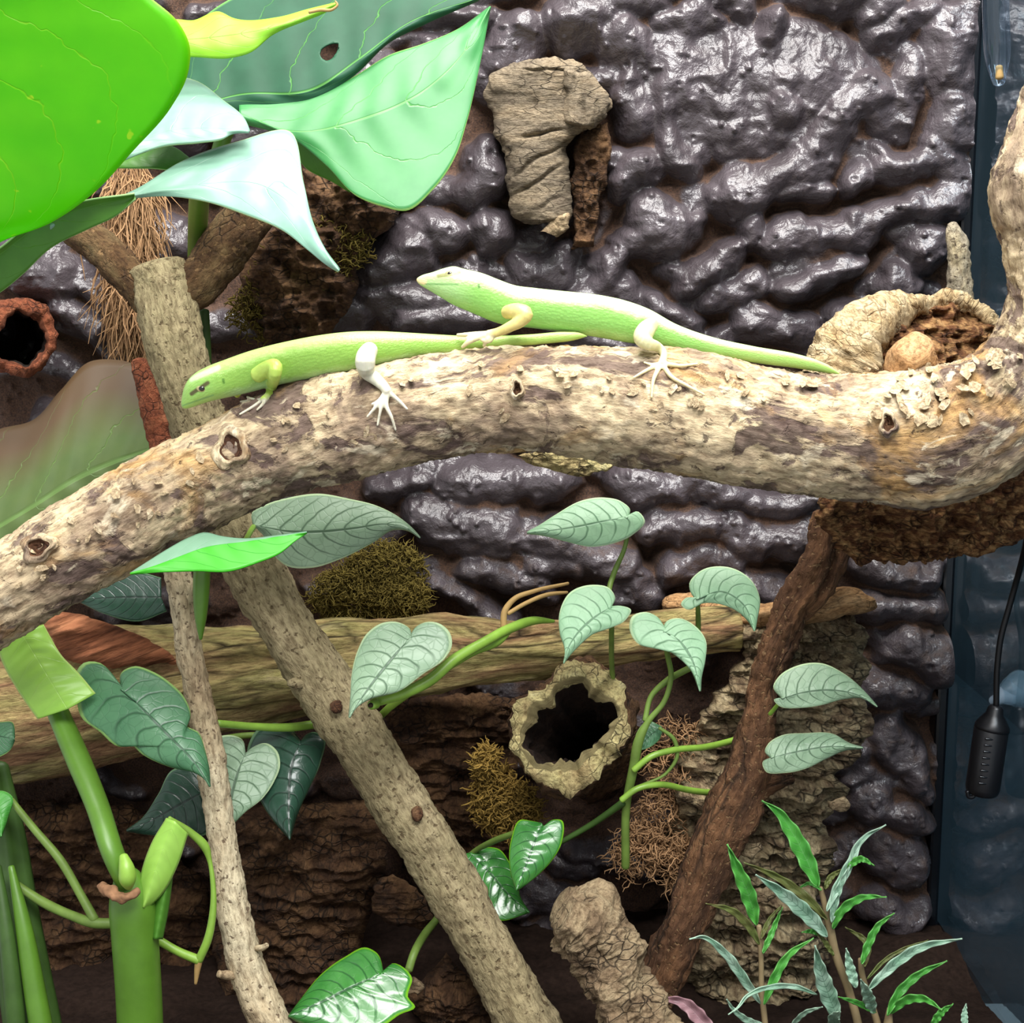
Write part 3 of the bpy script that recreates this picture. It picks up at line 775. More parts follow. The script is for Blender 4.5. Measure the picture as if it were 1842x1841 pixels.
knot(930, 700, 12, 20, 0.1, M['knot'])
tube('branch_stub', [(1642, 740, 0.012, 46), (1642, 680, 0.012, 47), (1643, 645, 0.008, 44), (1645, 628, 0.002, 34)], M['orangecork'], tb, n=18, m=40, ends=(0.4, 0.15),
     disp=lambda G, T_, S_, R_: 0.0012 * fbm(G, 90, 3, 9))

def flakes():
    rs = np.random.default_rng(5)
    # irregular thin plates of loose bark lying on the branch
    spots = []
    for _ in range(46):
        px = rs.uniform(1560, 1835); py = rs.uniform(660, 760) - max(0, (px - 1740)) * 0.9
        spots.append((px, py, rs.uniform(7, 17)))
    for _ in range(26): spots.append((rs.uniform(1000, 1500), rs.uniform(660, 720), rs.uniform(6, 13)))
    for _ in range(22): spots.append((rs.uniform(480, 960), 0, rs.uniform(6, 12)))
    for _ in range(24): spots.append((rs.uniform(10, 360), -1, rs.uniform(6, 14)))
    # where the lizards' feet and tails lie the branch is bare
    feet = [(431, 746, 478, 716), (462, 738, 480, 716), (697, 704, 733, 737), (697, 706, 712, 775), (695, 706, 679, 766), (694, 706, 660, 751), (660, 660, 698, 706), (1190, 654, 1172, 716), (1192, 654, 1255, 655), (1192, 656, 1268, 711), (1188, 655, 1139, 680),
            (400, 716, 640, 668), (640, 664, 900, 626), (830, 625, 1060, 608), (1040, 600, 1220, 630), (1200, 630, 1360, 652), (1360, 652, 1512, 672)]
    def bare(x, y, r):
        for ax, ay, bx, by in feet:
            t = min(max(((x - ax) * (bx - ax) + (y - ay) * (by - ay)) / ((bx - ax) ** 2 + (by - ay) ** 2), 0), 1)
            if math.hypot(x - ax - t * (bx - ax), y - ay - t * (by - ay)) < r * 1.15 + 9: return True
        return False
    for px, py, r in spots:
        k = np.abs(BRS[:, 0] - px).argmin()
        if py <= 0: py = BRS[k, 1] + BRS[k, 3] * rs.uniform(-0.7, 0.5)
        while bare(px, py, r): py += 4
        m = int(rs.integers(6, 10))
        th = np.sort(rs.uniform(0, 2 * math.pi, m)) * 0.3 + np.linspace(0, 2 * math.pi, m, endpoint=False) * 0.7
        rr = r * rs.uniform(0.7, 1.15, m); asp = rs.uniform(0.35, 0.8); rot = rs.uniform(0, 3.1)
        ex = rr * np.cos(th); ey = rr * np.sin(th) * asp
        xs = px + ex * math.cos(rot) - ey * math.sin(rot); ys = py + ex * math.sin(rot) + ey * math.cos(rot)
        lift = rs.uniform(0.0008, 0.0016, m)
        top = np.array([P(x, y, branch_front(x, y, 0.0) - l) for x, y, l in zip(xs, ys, lift)])
        bot = np.array([P(x, y, branch_front(x, y, -0.0015)) for x, y in zip(px + (xs - px) * 0.8, py + (ys - py) * 0.8)])
        c = P(px, py, branch_front(px, py, 0.0012))
        V = np.concatenate([top, bot, c[None]])
        i = np.arange(m); j = (i + 1) % m
        mk('bark_flake', V, [np.stack([i, i + m, j + m, j], 1), np.stack([j, np.full(m, 2 * m), i], 1)], M['flake'], tb, smooth=False, attrs={'grain': V + rs.uniform(0, 9, 3)})
flakes()
#PART3
# ------------------------------------------------------------------ lizards
def skin_mat():
    m, nt, b = new_mat('lizard_skin')
    at = nd(nt, 'ShaderNodeAttribute', attribute_name='tint')
    sk = nd(nt, 'ShaderNodeAttribute', attribute_name='scale_uv')
    vo = nd(nt, 'ShaderNodeTexVoronoi', {'Vector': sk.outputs['Vector'], 'Scale': 1.0}, feature='F1')
    d = vo.outputs['Distance']
    c = mixc(nt, mrange(nt, d, 0.35, 0.75, 0, 0.28), at.outputs['Color'], mixc(nt, 1.0, at.outputs['Color'], (0.72, 0.78, 0.6), 'MULTIPLY'))
    nt.links.new(c, b.inputs['Base Color'])
    b.inputs['Roughness'].default_value = 0.36
    b.inputs['Specular IOR Level'].default_value = 0.45
    b.inputs['Subsurface Weight'].default_value = 0.08
    b.inputs['Subsurface Scale'].default_value = 0.002
    bp = nd(nt, 'ShaderNodeBump', {'Strength': 0.25, 'Distance': 0.0006, 'Height': mth(nt, 'SUBTRACT', 1.0, d)})
    nt.links.new(bp.outputs[0], b.inputs['Normal'])
    return m
M['skin'] = skin_mat()
M['eye'] = plain('lizard_eye', (0.012, 0.008, 0.006), 0.08, 0.8, 0.1, 100, 0.0)
M['lid'] = plain('lizard_eyelid', srgb(176, 170, 120), 0.5, 0.4, 0.2, 300, 0.2)

def skink(name, label, top, bot, yfun, kfun, legs, marks, eye, cols):
    n = 150
    T_ = spline(top, n); B_ = spline(bot, n)
    tt = np.linspace(0, 1, n)
    cx = (T_ + B_) / 2
    ys = np.array([yfun(x) for x in cx[:, 0]])
    Ct = PA(T_[:, 0], T_[:, 1], ys); Cb = PA(B_[:, 0], B_[:, 1], ys)
    C = (Ct + Cb) / 2; up = (Ct - Cb) / 2
    hl = np.linalg.norm(up, axis=1); un = up / hl[:, None]
    wid = hl * np.array([kfun(t) for t in tt])
    m = 40; th = np.linspace(0, 2 * math.pi, m, endpoint=False)
    sq = 0.88
    cs = np.sign(np.cos(th)) * np.abs(np.cos(th)) ** sq; sn = np.sign(np.sin(th)) * np.abs(np.sin(th)) ** sq
    side = np.array([0, -1.0, 0])
    V = C[:, None] + up[:, None] * cs[None, :, None] + side[None, None] * (wid[:, None] * sn[None])[..., None]
    V = V.reshape(-1, 3)
    F = [grid_faces(n, m, True)]
    c0, c1 = len(V), len(V) + 1
    V = np.concatenate([V, C[:1], C[-1:]])
    F.append(np.stack([np.roll(np.arange(m), -1), np.arange(m), np.full(m, c0)], 1))
    e = np.arange((n - 1) * m, n * m)
    F.append(np.stack([e, np.roll(e, -1), np.full(m, c1)], 1))
    allv, allq, allt = [V], [F[0]], [F[1], F[2]]
    cnt = len(V); legpts = []
    for chain, kind in legs:
        q = spline(chain, 30 if kind != 'toe' else 22)
        Cc = PA(q[:, 0], q[:, 1], q[:, 2]); R = q[:, 3] * MPP
        v, f, _ = tube_geo(Cc, R, 22, None)
        allv.append(v); allq.append(f[0] + cnt); allt.append(f[1] + cnt); cnt += len(v)
        legpts.append((Cc, R, kind))
    V = np.concatenate(allv)
    me = bpy.data.meshes.new('tmp')
    me.from_pydata(V.tolist(), [], [f.tolist() for q in allq for f in q] + [f.tolist() for q in allt for f in q])
    tmp = bpy.data.objects.new('tmp', me); COL.objects.link(tmp)
    rm = tmp.modifiers.new('r', 'REMESH'); rm.mode = 'VOXEL'; rm.voxel_size = 0.00040; rm.use_smooth_shade = True
    sm = tmp.modifiers.new('s', 'SMOOTH'); sm.factor = 0.5; sm.iterations = 5
    dg = bpy.context.evaluated_depsgraph_get()
    ev = bpy.data.meshes.new_from_object(tmp.evaluated_get(dg))
    bpy.data.objects.remove(tmp, do_unlink=True)
    nv = len(ev.vertices); co = np.empty(nv * 3); ev.vertices.foreach_get('co', co); co = co.reshape(-1, 3)
    polys = np.empty(len(ev.loops), np.int32); ev.loops.foreach_get('vertex_index', polys)
    lt = np.empty(len(ev.polygons), np.int32); ev.polygons.foreach_get('loop_total', lt)
    assert (lt == 4).all()
    quads = polys.reshape(-1, 4).astype(np.int64)
    # skin colour laid out along the spine
    idx = np.zeros(nv, int)
    for a in range(0, nv, 20000):
        idx[a:a + 20000] = ((co[a:a + 20000, None, :] - C[None]) ** 2).sum(-1).argmin(1)
    rel = co - C[idx]
    qv = (rel * un[idx]).sum(1) / hl[idx]; sv = -rel[:, 1] / wid[idx]
    t = tt[idx]
    ang = np.arctan2(sv, qv)
    arc = np.concatenate([[0], np.cumsum(np.linalg.norm(np.diff(C, axis=0), axis=1))])[idx]
    n1 = fbm(co, 160, 3, 4)
    back, flank, belly, tail = (np.array(c) for c in (cols['back'], cols['flank'], cols['belly'], cols['tail']))
    f = sstep(0.25, 0.8, qv + 0.12 * n1)[:, None]; g = sstep(-0.45, -0.95, qv + 0.1 * n1)[:, None]
    col = flank * (1 - f) + back * f
    col = col * (1 - g) + belly * g
    ft = sstep(0.62, 0.8, t)[:, None]; tl = tail * (1 - 0.5 * f) + back * 0.5 * f
    col = col * (1 - 0.75 * ft) + tl * 0.75 * ft
    hd = (1 - sstep(0.07, 0.16, t))[:, None]
    col = col * (1 - 0.7 * hd) + np.array(cols['head']) * 0.7 * hd
    for Cc, R, kind in legpts:
        dm = np.full(nv, 1e9)
        for a in range(0, nv, 20000):
            dm[a:a + 20000] = (np.sqrt(((co[a:a + 20000, None] - Cc[None]) ** 2).sum(-1)) - R[None]).min(1)
        out = np.maximum(np.hypot(qv, sv), 0)
        w = (sstep(0.0012, 0.0002, dm) * (sstep(0.95, 1.08, out)))[:, None]
        lc = np.array(cols['hind'] if kind.startswith('hind') else cols['toe'] if kind == 'toe' else cols['front'])
        lc = lc * (1 + 0.12 * n1[:, None])
        col = col * (1 - w) + lc * w
    # markings: streak through the eye, mouth line, ear opening on both flanks
    mid = np.array([[0.0, 0, 0]])
    for (ax, ay, bx, by, wpx, mc, strength) in marks:
        a = P(ax, ay, 0); b = P(bx, by, 0)
        ax_, az_ = a[0], a[2]; bx_, bz_ = b[0], b[2]
        dx, dz = bx_ - ax_, bz_ - az_; L2 = dx * dx + dz * dz + 1e-12
        u = np.clip(((co[:, 0] - ax_) * dx + (co[:, 2] - az_) * dz) / L2, 0, 1)
        dd = np.hypot(co[:, 0] - ax_ - u * dx, co[:, 2] - az_ - u * dz) / (wpx * MPP)
        w = (sstep(1.0, 0.4, dd) * strength * sstep(0.3, 0.6, np.abs(sv)))[:, None]
        col = col * (1 - w) + np.array(mc) * w
    o = mk(name, co, quads, M['skin'], None, attrs={'scale_uv': np.stack([arc * 620, ang * 9, 0 * arc], 1)})
    ca = o.data.attributes.new('tint', 'FLOAT_COLOR', 'POINT')
    ca.data.foreach_set('color', np.concatenate([np.clip(col, 0, 1), np.ones((nv, 1))], 1).astype(np.float32).ravel())
    tag(o, label, 'lizard', 'green lizards on the branch')
    bpy.data.meshes.remove(ev)
    # eyes: a lid ring and a dark ball on either side of the head
    ex, ey, er = eye
    k = ((cx[:, 0] - ex) ** 2 + (cx[:, 1] - ey) ** 2).argmin()
    pc = P(ex, ey, ys[k]); rel = pc - C[k]; q0 = np.clip((rel @ un[k]) / hl[k], -0.95, 0.95)
    for sgn in (1, -1):
        pos = pc + side * sgn * wid[k] * math.sqrt(max(1 - abs(q0) ** 2, 0.05)) * 0.93
        lid = ball('eyelid', pos, er * 1.55 * MPP, M['lid'], o, sq=(1.25, 0.45, 0.8))
        ball('eye', pos + side * sgn * er * 0.35 * MPP, er * MPP, M['eye'], lid, sq=(1.1, 0.7, 0.9))
    return o

def ball(name, c, r, mat, parent, sq=(1, 1, 1), n=12, m=20):
    ph = np.linspace(0.02, math.pi - 0.02, n); th = np.linspace(0, 2 * math.pi, m, endpoint=False)
    V = np.stack([np.outer(np.sin(ph), np.cos(th)), np.outer(np.sin(ph), np.sin(th)), np.outer(np.cos(ph), np.ones(m))], -1).reshape(-1, 3)
    V = V * np.array(sq) * r + c
    top = np.arange(m); bot = np.arange((n - 1) * m, n * m)
    F = grid_faces(n, m, True)[:, ::-1]
    V = np.concatenate([V, V[top].mean(0)[None], V[bot].mean(0)[None]])
    f1 = np.stack([top, np.roll(top, -1), np.full(m, n * m)], 1); f2 = np.stack([np.roll(bot, -1), bot, np.full(m, n * m + 1)], 1)
    return mk(name, V, [F, np.concatenate([f1, f2])], mat, parent, attrs={'grain': V})

def bf(px, py, over=0.0012): return branch_front(px, py, over)
def toe(pts, r0=4.2, r1=2.2, ov=0.0010):
    k = len(pts)
    return ([(x, y, bf(x, y, ov), r0 + (r1 - r0) * i / (k - 1)) for i, (x, y) in enumerate(pts)], 'toe')

# the lower lizard, lying along the branch with its head down
yA = lambda x: -0.0035 + 0.004 * sstep(600, 900, x)
topA = [(326, 727), (328, 712), (332, 697), (338, 685), (352, 671), (374, 659), (405, 647), (441, 634), (479, 623), (522, 613), (575, 603), (628, 597), (680, 596), (740, 599), (790, 602), (830, 604), (900, 604), (960, 601), (1020, 597), (1044, 599), (1056, 604)]
botA = [(327, 733), (333, 736), (342, 734), (352, 731), (363, 727), (388, 720), (416, 714), (458, 704), (505, 692), (543, 685), (585, 677), (628, 668), (672, 658), (715, 650), (750, 643), (800, 637), (860, 630), (920, 624), (980, 619), (1035, 612), (1057, 606)]
kA = lambda t: 0.86 + 0.32 * math.exp(-((t - 0.09) / 0.07) ** 2) - 0.1 * sstep(0.0, 0.1, t) + 0.1 * sstep(0.4, 0.6, t)
frontA = [([(462, 676, -0.014, 14), (480, 664, -0.017, 14), (494, 659, -0.020, 13), (494, 676, -0.021, 11), (489, 696, bf(489, 700) - 0.002, 9), (484, 712, bf(484, 712), 8), (474, 720, bf(474, 722), 7)], 'front'),
          toe([(478, 716), (458, 730), (431, 746)]), toe([(480, 716), (472, 728), (462, 738)]), toe([(476, 717), (455, 720), (432, 723)]), toe([(478, 718), (462, 720), (444, 714)]),
          ([(470, 676, 0.010, 12), (462, 668, 0.015, 11), (440, 690, 0.016, 8), (425, 712, 0.012, 6)], 'front')]
hindA = [([(666, 628, -0.014, 14), (659, 640, -0.019, 17), (657, 656, -0.022, 17), (660, 668, bf(660, 670) - 0.003, 14), (676, 682, bf(676, 682) - 0.001, 11), (690, 695, bf(690, 695), 9), (698, 706, bf(698, 706), 8)], 'hind'),
         toe([(697, 704), (714, 718), (733, 737)], 5.0, 2.4), toe([(697, 706), (695, 730), (704, 750), (712, 775)], 5.0, 2.2), toe([(695, 706), (686, 732), (679, 766)], 4.6, 2.2), toe([(694, 706), (676, 732), (660, 751)], 4.6, 2.2), toe([(693, 706), (680, 722), (668, 728)], 4.2, 2.2),
         ([(668, 628, 0.016, 14), (690, 632, 0.020, 12), (705, 640, 0.020, 9)], 'hind')]
skink('green_lizard', 'green lizard lying lower on the branch, head pointing down, tail under the other', topA, botA, yA, kA, frontA + hindA,
      [(353, 706, 384, 686, 5, srgb(78, 58, 40), 0.9), (334, 728, 392, 708, 2.0, srgb(90, 140, 90), 0.6), (411, 680, 412, 686, 3, srgb(60, 110, 20), 0.8), (352, 680, 400, 660, 7, srgb(214, 236, 196), 0.7)],
      (370, 697, 5.2),
      dict(back=srgb(184, 218, 128), flank=srgb(134, 176, 74), belly=srgb(168, 202, 138), tail=srgb(152, 180, 88), head=srgb(156, 204, 108), front=srgb(176, 204, 92), hind=srgb(212, 210, 190), toe=srgb(206, 200, 180)))

# the upper lizard, head raised, forefeet on the other's tail
yB = lambda x: 0.007 - 0.006 * sstep(1120, 1350, x)
topB = [(749, 501), (757, 496), (777, 490), (801, 482), (817, 479), (832, 483), (869, 492), (897, 503), (925, 513), (961, 518), (1017, 524), (1080, 531), (1126, 541), (1165, 555), (1216, 583), (1280, 606), (1356, 623), (1433, 637), (1471, 648), (1495, 660), (1511, 672)]
botB = [(749, 506), (754, 512), (762, 517), (774, 524), (786, 531), (814, 548), (851, 564), (893, 581), (920, 587), (952, 590), (998, 596), (1040, 602), (1085, 609), (1130, 617), (1175, 624), (1220, 632), (1280, 641), (1356, 653), (1433, 663), (1484, 671), (1510, 674)]
kB = lambda t: 0.84 + 0.25 * math.exp(-((t - 0.09) / 0.06) ** 2) + 0.12 * sstep(0.5, 0.7, t)
ytail = -0.006
frontB = [([(912, 562, -0.004, 12), (926, 560, -0.010, 14), (945, 566, -0.013, 14), (936, 577, -0.013, 12), (915, 589, -0.012, 9), (895, 598, -0.010, 8), (878, 602, -0.009, 8)], 'front'),
          ([(884, 601, -0.009, 6), (860, 608, -0.010, 5), (842, 616, -0.0105, 4.5), (831, 625, -0.009, 3)], 'toe'),
          ([(886, 602, -0.009, 6), (876, 612, -0.0105, 4.5), (870, 623, -0.009, 3)], 'toe'),
          ([(880, 601, -0.008, 6), (850, 602, -0.008, 5), (822, 603, -0.006, 3)], 'toe'),
          ([(888, 602, -0.009, 5), (880, 614, -0.0105, 4), (866, 612, -0.0105, 3)], 'toe'),
          ([(878, 602, -0.008, 5), (858, 603, -0.009, 4), (838, 609, -0.0098, 3)], 'toe'),
          ([(915, 566, 0.018, 12), (935, 572, 0.026, 11), (915, 592, 0.024, 8), (890, 604, 0.016, 7)], 'front')]
hindB = [([(1172, 584, -0.006, 13), (1162, 594, -0.012, 16), (1156, 608, -0.017, 16), (1165, 618, -0.018, 12), (1182, 624, bf(1182, 634) - 0.002, 9), (1194, 636, bf(1194, 640), 7), (1190, 656, bf(1190, 656), 7)], 'hind'),
         toe([(1190, 654), (1176, 682), (1172, 716)], 5, 2.4), toe([(1192, 654), (1222, 658), (1255, 655)], 5, 2.4), toe([(1192, 656), (1206, 676), (1236, 694), (1268, 711)], 5, 2.2), toe([(1188, 655), (1164, 666), (1139, 680)], 4.6, 2.2), toe([(1188, 655), (1172, 656), (1158, 652)], 4.2, 2.2),
         ([(1175, 590, 0.016, 13), (1190, 604, 0.024, 12), (1205, 622, 0.022, 9)], 'hind')]
skink('green_lizard', 'green lizard with raised head, forefoot resting on the other one\'s tail', topB, botB, yB, kB, frontB + hindB,
      [(788, 497, 826, 491, 4.5, srgb(120, 96, 60), 0.75), (758, 511, 824, 512, 2.2, srgb(96, 140, 80), 0.7), (861, 513, 862, 517, 3, srgb(50, 100, 20), 0.8), (749, 503, 760, 506, 9, srgb(238, 206, 160), 0.8)],
      (811, 493, 4.6),
      dict(back=srgb(204, 228, 164), flank=srgb(128, 180, 88), belly=srgb(160, 204, 120), tail=srgb(152, 184, 96), head=srgb(180, 212, 152), front=srgb(222, 204, 128), hind=srgb(222, 216, 166), toe=srgb(216, 204, 160)))
#PART4
# ------------------------------------------------------------------ other wood
def rough(a=0.0012, sc=90, seed=1, fine=0.0005):
    return lambda G, T_, S_, R_: a * fbm(G * [1, 1, 0.5], sc, 3, seed) + fine * fbm(G, 420, 2, seed + 3)

# grey forked branch running down behind the main branch and on to the floor
tf = thing('forked_branch', 'grey speckled forked branch slanting from the upper fork down behind the main branch', 'branch', P(960, 2060, 0.03))
tube('trunk', [(282, 478, 0.10, 46), (290, 505, 0.10, 52), (300, 560, 0.095, 53), (320, 640, 0.09, 52), (345, 740, 0.085, 52), (385, 850, 0.08, 52), (428, 950, 0.075, 52), (470, 1050, 0.07, 52), (530, 1150, 0.066, 52), (595, 1250, 0.062, 54), (655, 1345, 0.058, 54), (722, 1450, 0.054, 54), (790, 1555, 0.05, 52), (850, 1660, 0.046, 52), (905, 1760, 0.042, 54), (960, 1860, 0.036, 56), (1040, 2000, 0.028, 56), (1080, 2070, 0.024, 56)],
     M['palewood'], tf, n=300, m=48, disp=rough(0.0011, 110, 3, 0.0007), ends=(0.25, 0.4))
tube('fork_arm', [(270, 540, 0.10, 32), (225, 490, 0.102, 32), (180, 445, 0.106, 31), (130, 405, 0.11, 31), (60, 350, 0.12, 30)], M['rustmoss'], tf, n=70, m=26, disp=rough(seed=5))
tube('fork_arm', [(315, 540, 0.10, 40), (350, 510, 0.105, 42), (395, 455, 0.115, 42), (440, 400, 0.125, 42), (500, 320, 0.14, 40)], M['rustmoss'], tf, n=70, m=28, disp=rough(0.0018, seed=6))
tube('twig_stub', [(560, 1225, 0.056, 9), (535, 1230, 0.050, 8), (521, 1231, 0.047, 6)], M['palewood'], tf, n=12, m=10, disp=rough(0.0006))
tube('branch_scar', [(605, 1272, 0.047, 13), (605, 1274, 0.043, 11)], M['knot'], tf, n=6, m=18, disp=rough(0.0008, 200))
tube('branch_scar', [(752, 1466, 0.040, 13), (752, 1467, 0.0365, 11)], M['knot'], tf, n=6, m=18, disp=rough(0.0008, 200))

# thin pale stick
ts = thing('thin_stick', 'thin pale stick with small side nubs leaning before the weathered log', 'stick', P(540, 2050, 0.0))
tube('stick_bark', [(300, 960, 0.045, 20), (312, 1010, 0.042, 22), (325, 1060, 0.040, 24), (335, 1130, 0.038, 24), (352, 1230, 0.034, 24), (372, 1330, 0.030, 26), (392, 1440, 0.024, 27), (405, 1540, 0.018, 28), (418, 1640, 0.012, 30), (445, 1740, 0.008, 33), (487, 1841, 0.003, 38), (530, 1950, -0.002, 40), (570, 2050, -0.006, 42)], M['stick'], ts, n=220, m=30, disp=rough(0.0009, 120, 12, 0.0005))
tube('nub', [(462, 1706, 0.006, 6), (474, 1705, 0.004, 6), (480, 1701, 0.003, 5)], M['stick'], ts, n=10, m=10)
tube('nub', [(425, 1757, 0.004, 8), (405, 1754, 0.000, 9), (394, 1754, -0.002, 8)], M['flake'], ts, n=12, m=12, disp=rough(0.0005))

# weathered log
tl_ = thing('weathered_log', 'weathered olive and brown log lying across behind the sticks', 'log', P(400, 1400, 0.13))
def log_disp(G, T_, S_, R_):
    g = G * [1, 1, 0.12]
    return 0.005 * fbm(G * [1, 1, 0.4], 18, 3, 3) + 0.0030 * ridge(g, 75, 3, 6) - 0.0025
tube('log_wood', [(-160, 1290, 0.15, 140), (0, 1280, 0.15, 135), (140, 1262, 0.148, 124), (280, 1238, 0.144, 104), (400, 1216, 0.14, 90), (560, 1200, 0.136, 80), (700, 1190, 0.132, 80), (780, 1184, 0.13, 76), (900, 1178, 0.13, 62), (1050, 1164, 0.13, 54), (1200, 1142, 0.135, 50), (1324, 1131, 0.139, 44)], M['log'], tl_, n=300, m=80, disp=log_disp, ends=(0.2, 0.2))
slab('broken_end', [(85, 1108), (78, 1128), (95, 1160), (120, 1185), (200, 1200)], [(110, 1100), (180, 1115), (240, 1140), (290, 1165), (330, 1200)], 0.118, 0.012, M['redlog'], tl_, n=60, m=60, rot=math.radians(110),
     disp=lambda G, U, T_: 0.005 * (ridge(G * [1, 1, 0.15], 60, 3, 3) - 0.5))

# rust-brown branch
tr_ = thing('rust_branch', 'rust brown branch leaning in front of the upright cork slab', 'branch', P(1120, 1980, 0.04))
tube('rust_bark', [(1492, 930, 0.10, 22), (1475, 985, 0.098, 24), (1448, 1050, 0.096, 27), (1418, 1110, 0.094, 29), (1396, 1170, 0.092, 30), (1374, 1240, 0.090, 30), (1358, 1320, 0.087, 33), (1344, 1390, 0.084, 42), (1325, 1440, 0.082, 52), (1296, 1500, 0.078, 48), (1262, 1590, 0.070, 43), (1220, 1690, 0.062, 41), (1185, 1770, 0.058, 40), (1152, 1880, 0.060, 40), (1128, 2000, 0.062, 40)], M['rust'], tr_, n=220, m=40, disp=rough(0.0022, 90, 21, 0.0009))
tube('side_branch', [(1345, 1420, 0.082, 30), (1385, 1405, 0.082, 24), (1420, 1400, 0.086, 16)], M['rust'], tr_, n=20, m=20, disp=rough(0.002, 120, 8))
tube('side_branch', [(1428, 1112, 0.094, 14), (1455, 1088, 0.095, 18), (1482, 1058, 0.097, 19), (1502, 1020, 0.102, 20), (1520, 960, 0.110, 20)], M['rust'], tr_, n=40, m=20, disp=rough(0.0015, 120, 9))

o = tube('short_stick', [(1730, 560, 0.150, 21), (1727, 500, 0.150, 20), (1722, 455, 0.150, 18), (1716, 420, 0.150, 15), (1713, 404, 0.150, 10)], M['greywood'], None, n=60, m=22, disp=rough(0.0012, 150, 4))
tag(o, 'short grey stick standing in the corner behind the cream cork slab', 'stick')
o = tube('orange_stick', [(250, 652, 0.06, 15), (258, 680, 0.058, 18), (268, 720, 0.056, 19), (285, 790, 0.054, 20), (310, 880, 0.05, 20)], M['corkred'], None, n=50, m=22, disp=rough(0.0010, 150, 14))
tag(o, 'short orange brown stick in front of the olive brown leaf', 'stick')

# ------------------------------------------------------------------ cork pieces
def cork_d(a=0.004, sc=60, seed=1, str_=(1, 1, 1)):
    st = np.array(str_, float)
    return lambda G, U, T_: a * (0.8 * fbm(G * st, sc, 4, seed) + 0.5 * ridge(G * st, sc * 2.2, 3, seed + 2) - 0.4)

# piece fixed to the foam wall
def wall_cork_d(G, U, T_):
    d = 0.0028 * fbm(G, 30, 4, 4) + 0.0006 * ridge(G * [1, 1, 2.5], 120, 2, 8)
    for t0, a, u0, w, sl in ((0.10, 2.0, 0.0, 1.2, 0.02), (0.44, 4.5, -0.1, 0.45, 0.0), (0.60, 3.5, 0.1, 1.0, -0.05), (0.70, 4.0, -0.1, 1.0, -0.04), (0.82, 2.0, 0.4, 0.6, 0.02)):
        tt = t0 + sl * U + 0.02 * noise(G, 90, int(t0 * 100))
        d = d - a * 1e-3 * np.exp(-((T_ - tt) / 0.011) ** 2) * np.exp(-((U - u0) / w) ** 4)
    return d
tw = thing('wall_cork', 'weathered grey cork bark piece stuck high on the foam wall', 'cork bark', P(980, 440, YB - 0.02))
slab('bark_face', [(925, 108), (890, 130), (872, 155), (880, 195), (892, 240), (905, 280), (914, 320), (918, 360), (922, 392), (940, 402), (985, 406)], [(1030, 103), (1062, 128), (1082, 165), (1097, 196), (1078, 218), (1050, 240), (1030, 256), (1028, 300), (1028, 345), (1026, 385), (1012, 410)],
     YB - 0.026, 0.018, M['corkgrey'], tw, n=130, m=90, disp=wall_cork_d, prof=0.6, back=1.0)
slab('bark_flap', [(988, 392), (978, 412), (975, 420)], [(1020, 388), (1018, 410), (1000, 432)], YB - 0.040, 0.006, M['corktan'], tw, n=30, m=24, disp=cork_d(0.002, 90, 8))
slab('bark_lobe', [(1010, 125), (1012, 160), (1012, 200), (1018, 222)], [(1058, 128), (1085, 165), (1098, 196), (1062, 236)], YB - 0.034, 0.015, M['corkgrey'], tw, n=50, m=40, disp=cork_d(0.003, 50, 14, (2, 1, 0.5)), back=1.0)
o = slab('crumbled_cork', [(1040, 240), (1030, 300), (1030, 360), (1030, 410), (1020, 455)], [(1090, 225), (1100, 280), (1085, 340), (1080, 400), (1070, 450)], YB - 0.020, 0.010, M['corkdark'], None, n=80, m=44, disp=cork_d(0.006, 70, 24), back=1.0)
tag(o, 'crumbly brown cork strip beside the grey cork on the foam wall', 'cork bark')
o = slab('mossy_cork', [(545, 310), (540, 380), (480, 420), (440, 480), (440, 560), (470, 620)], [(690, 300), (724, 375), (712, 400), (650, 450), (640, 530), (580, 620)], YB - 0.035, 0.034, M['corkdark'], None, n=110, m=90, disp=cork_d(0.010, 45, 34), back=1.0)
tag(o, 'dark craggy cork piece on the wall under the split leaf', 'cork bark')

# cream and brown slab behind the right end of the branch
tc_ = thing('curved_cork', 'large curved cork slab with cream rim and crumbly brown face behind the branch end', 'cork bark', P(1650, 1010, 0.08))
slab('brown_face', [(1650, 540, -8), (1575, 590, 4), (1535, 670, 26), (1500, 780, 34), (1480, 880, 34), (1475, 930, 30), (1500, 985, 18), (1560, 1005, 14)], [(1720, 540, -8), (1798, 585, 4), (1850, 660, 26), (1890, 780, 34), (1900, 880, 34), (1880, 940, 30), (1800, 985, 18), (1720, 1012, 14)], 0.088, 0.006, M['corkbrown'], tc_, n=150, m=120, disp=lambda G, U, T_: 0.010 * (0.5 * fbm(G, 75, 3, 44) + 0.5 * ridge(G, 130, 3, 46) - 0.3), back=1.6, rag=12)
tube('cream_rim', [(1520, 780, 0.075, 30), (1500, 710, 0.072, 56), (1520, 640, 0.072, 60), (1562, 588, 0.072, 40), (1620, 554, 0.085, 24), (1690, 541, 0.09, 16), (1750, 556, 0.088, 14), (1800, 594, 0.08, 14), (1850, 670, 0.08, 16)], M['corkcream'], tc_, n=160, m=44, disp=lambda G, T_, S_, R_: 0.0035 * fbm(G, 55, 4, 4) + 0.0012 * ridge(G * [1, 1, 3], 120, 2, 8), flat=1.0)
tube('lower_rim', [(1745, 985, 0.066, 14), (1790, 950, 0.062, 13), (1835, 905, 0.06, 13), (1890, 850, 0.06, 13)], M['corkbrown'], tc_, n=60, m=24, disp=lambda G, T_, S_, R_: 0.003 * fbm(G, 90, 3, 4))

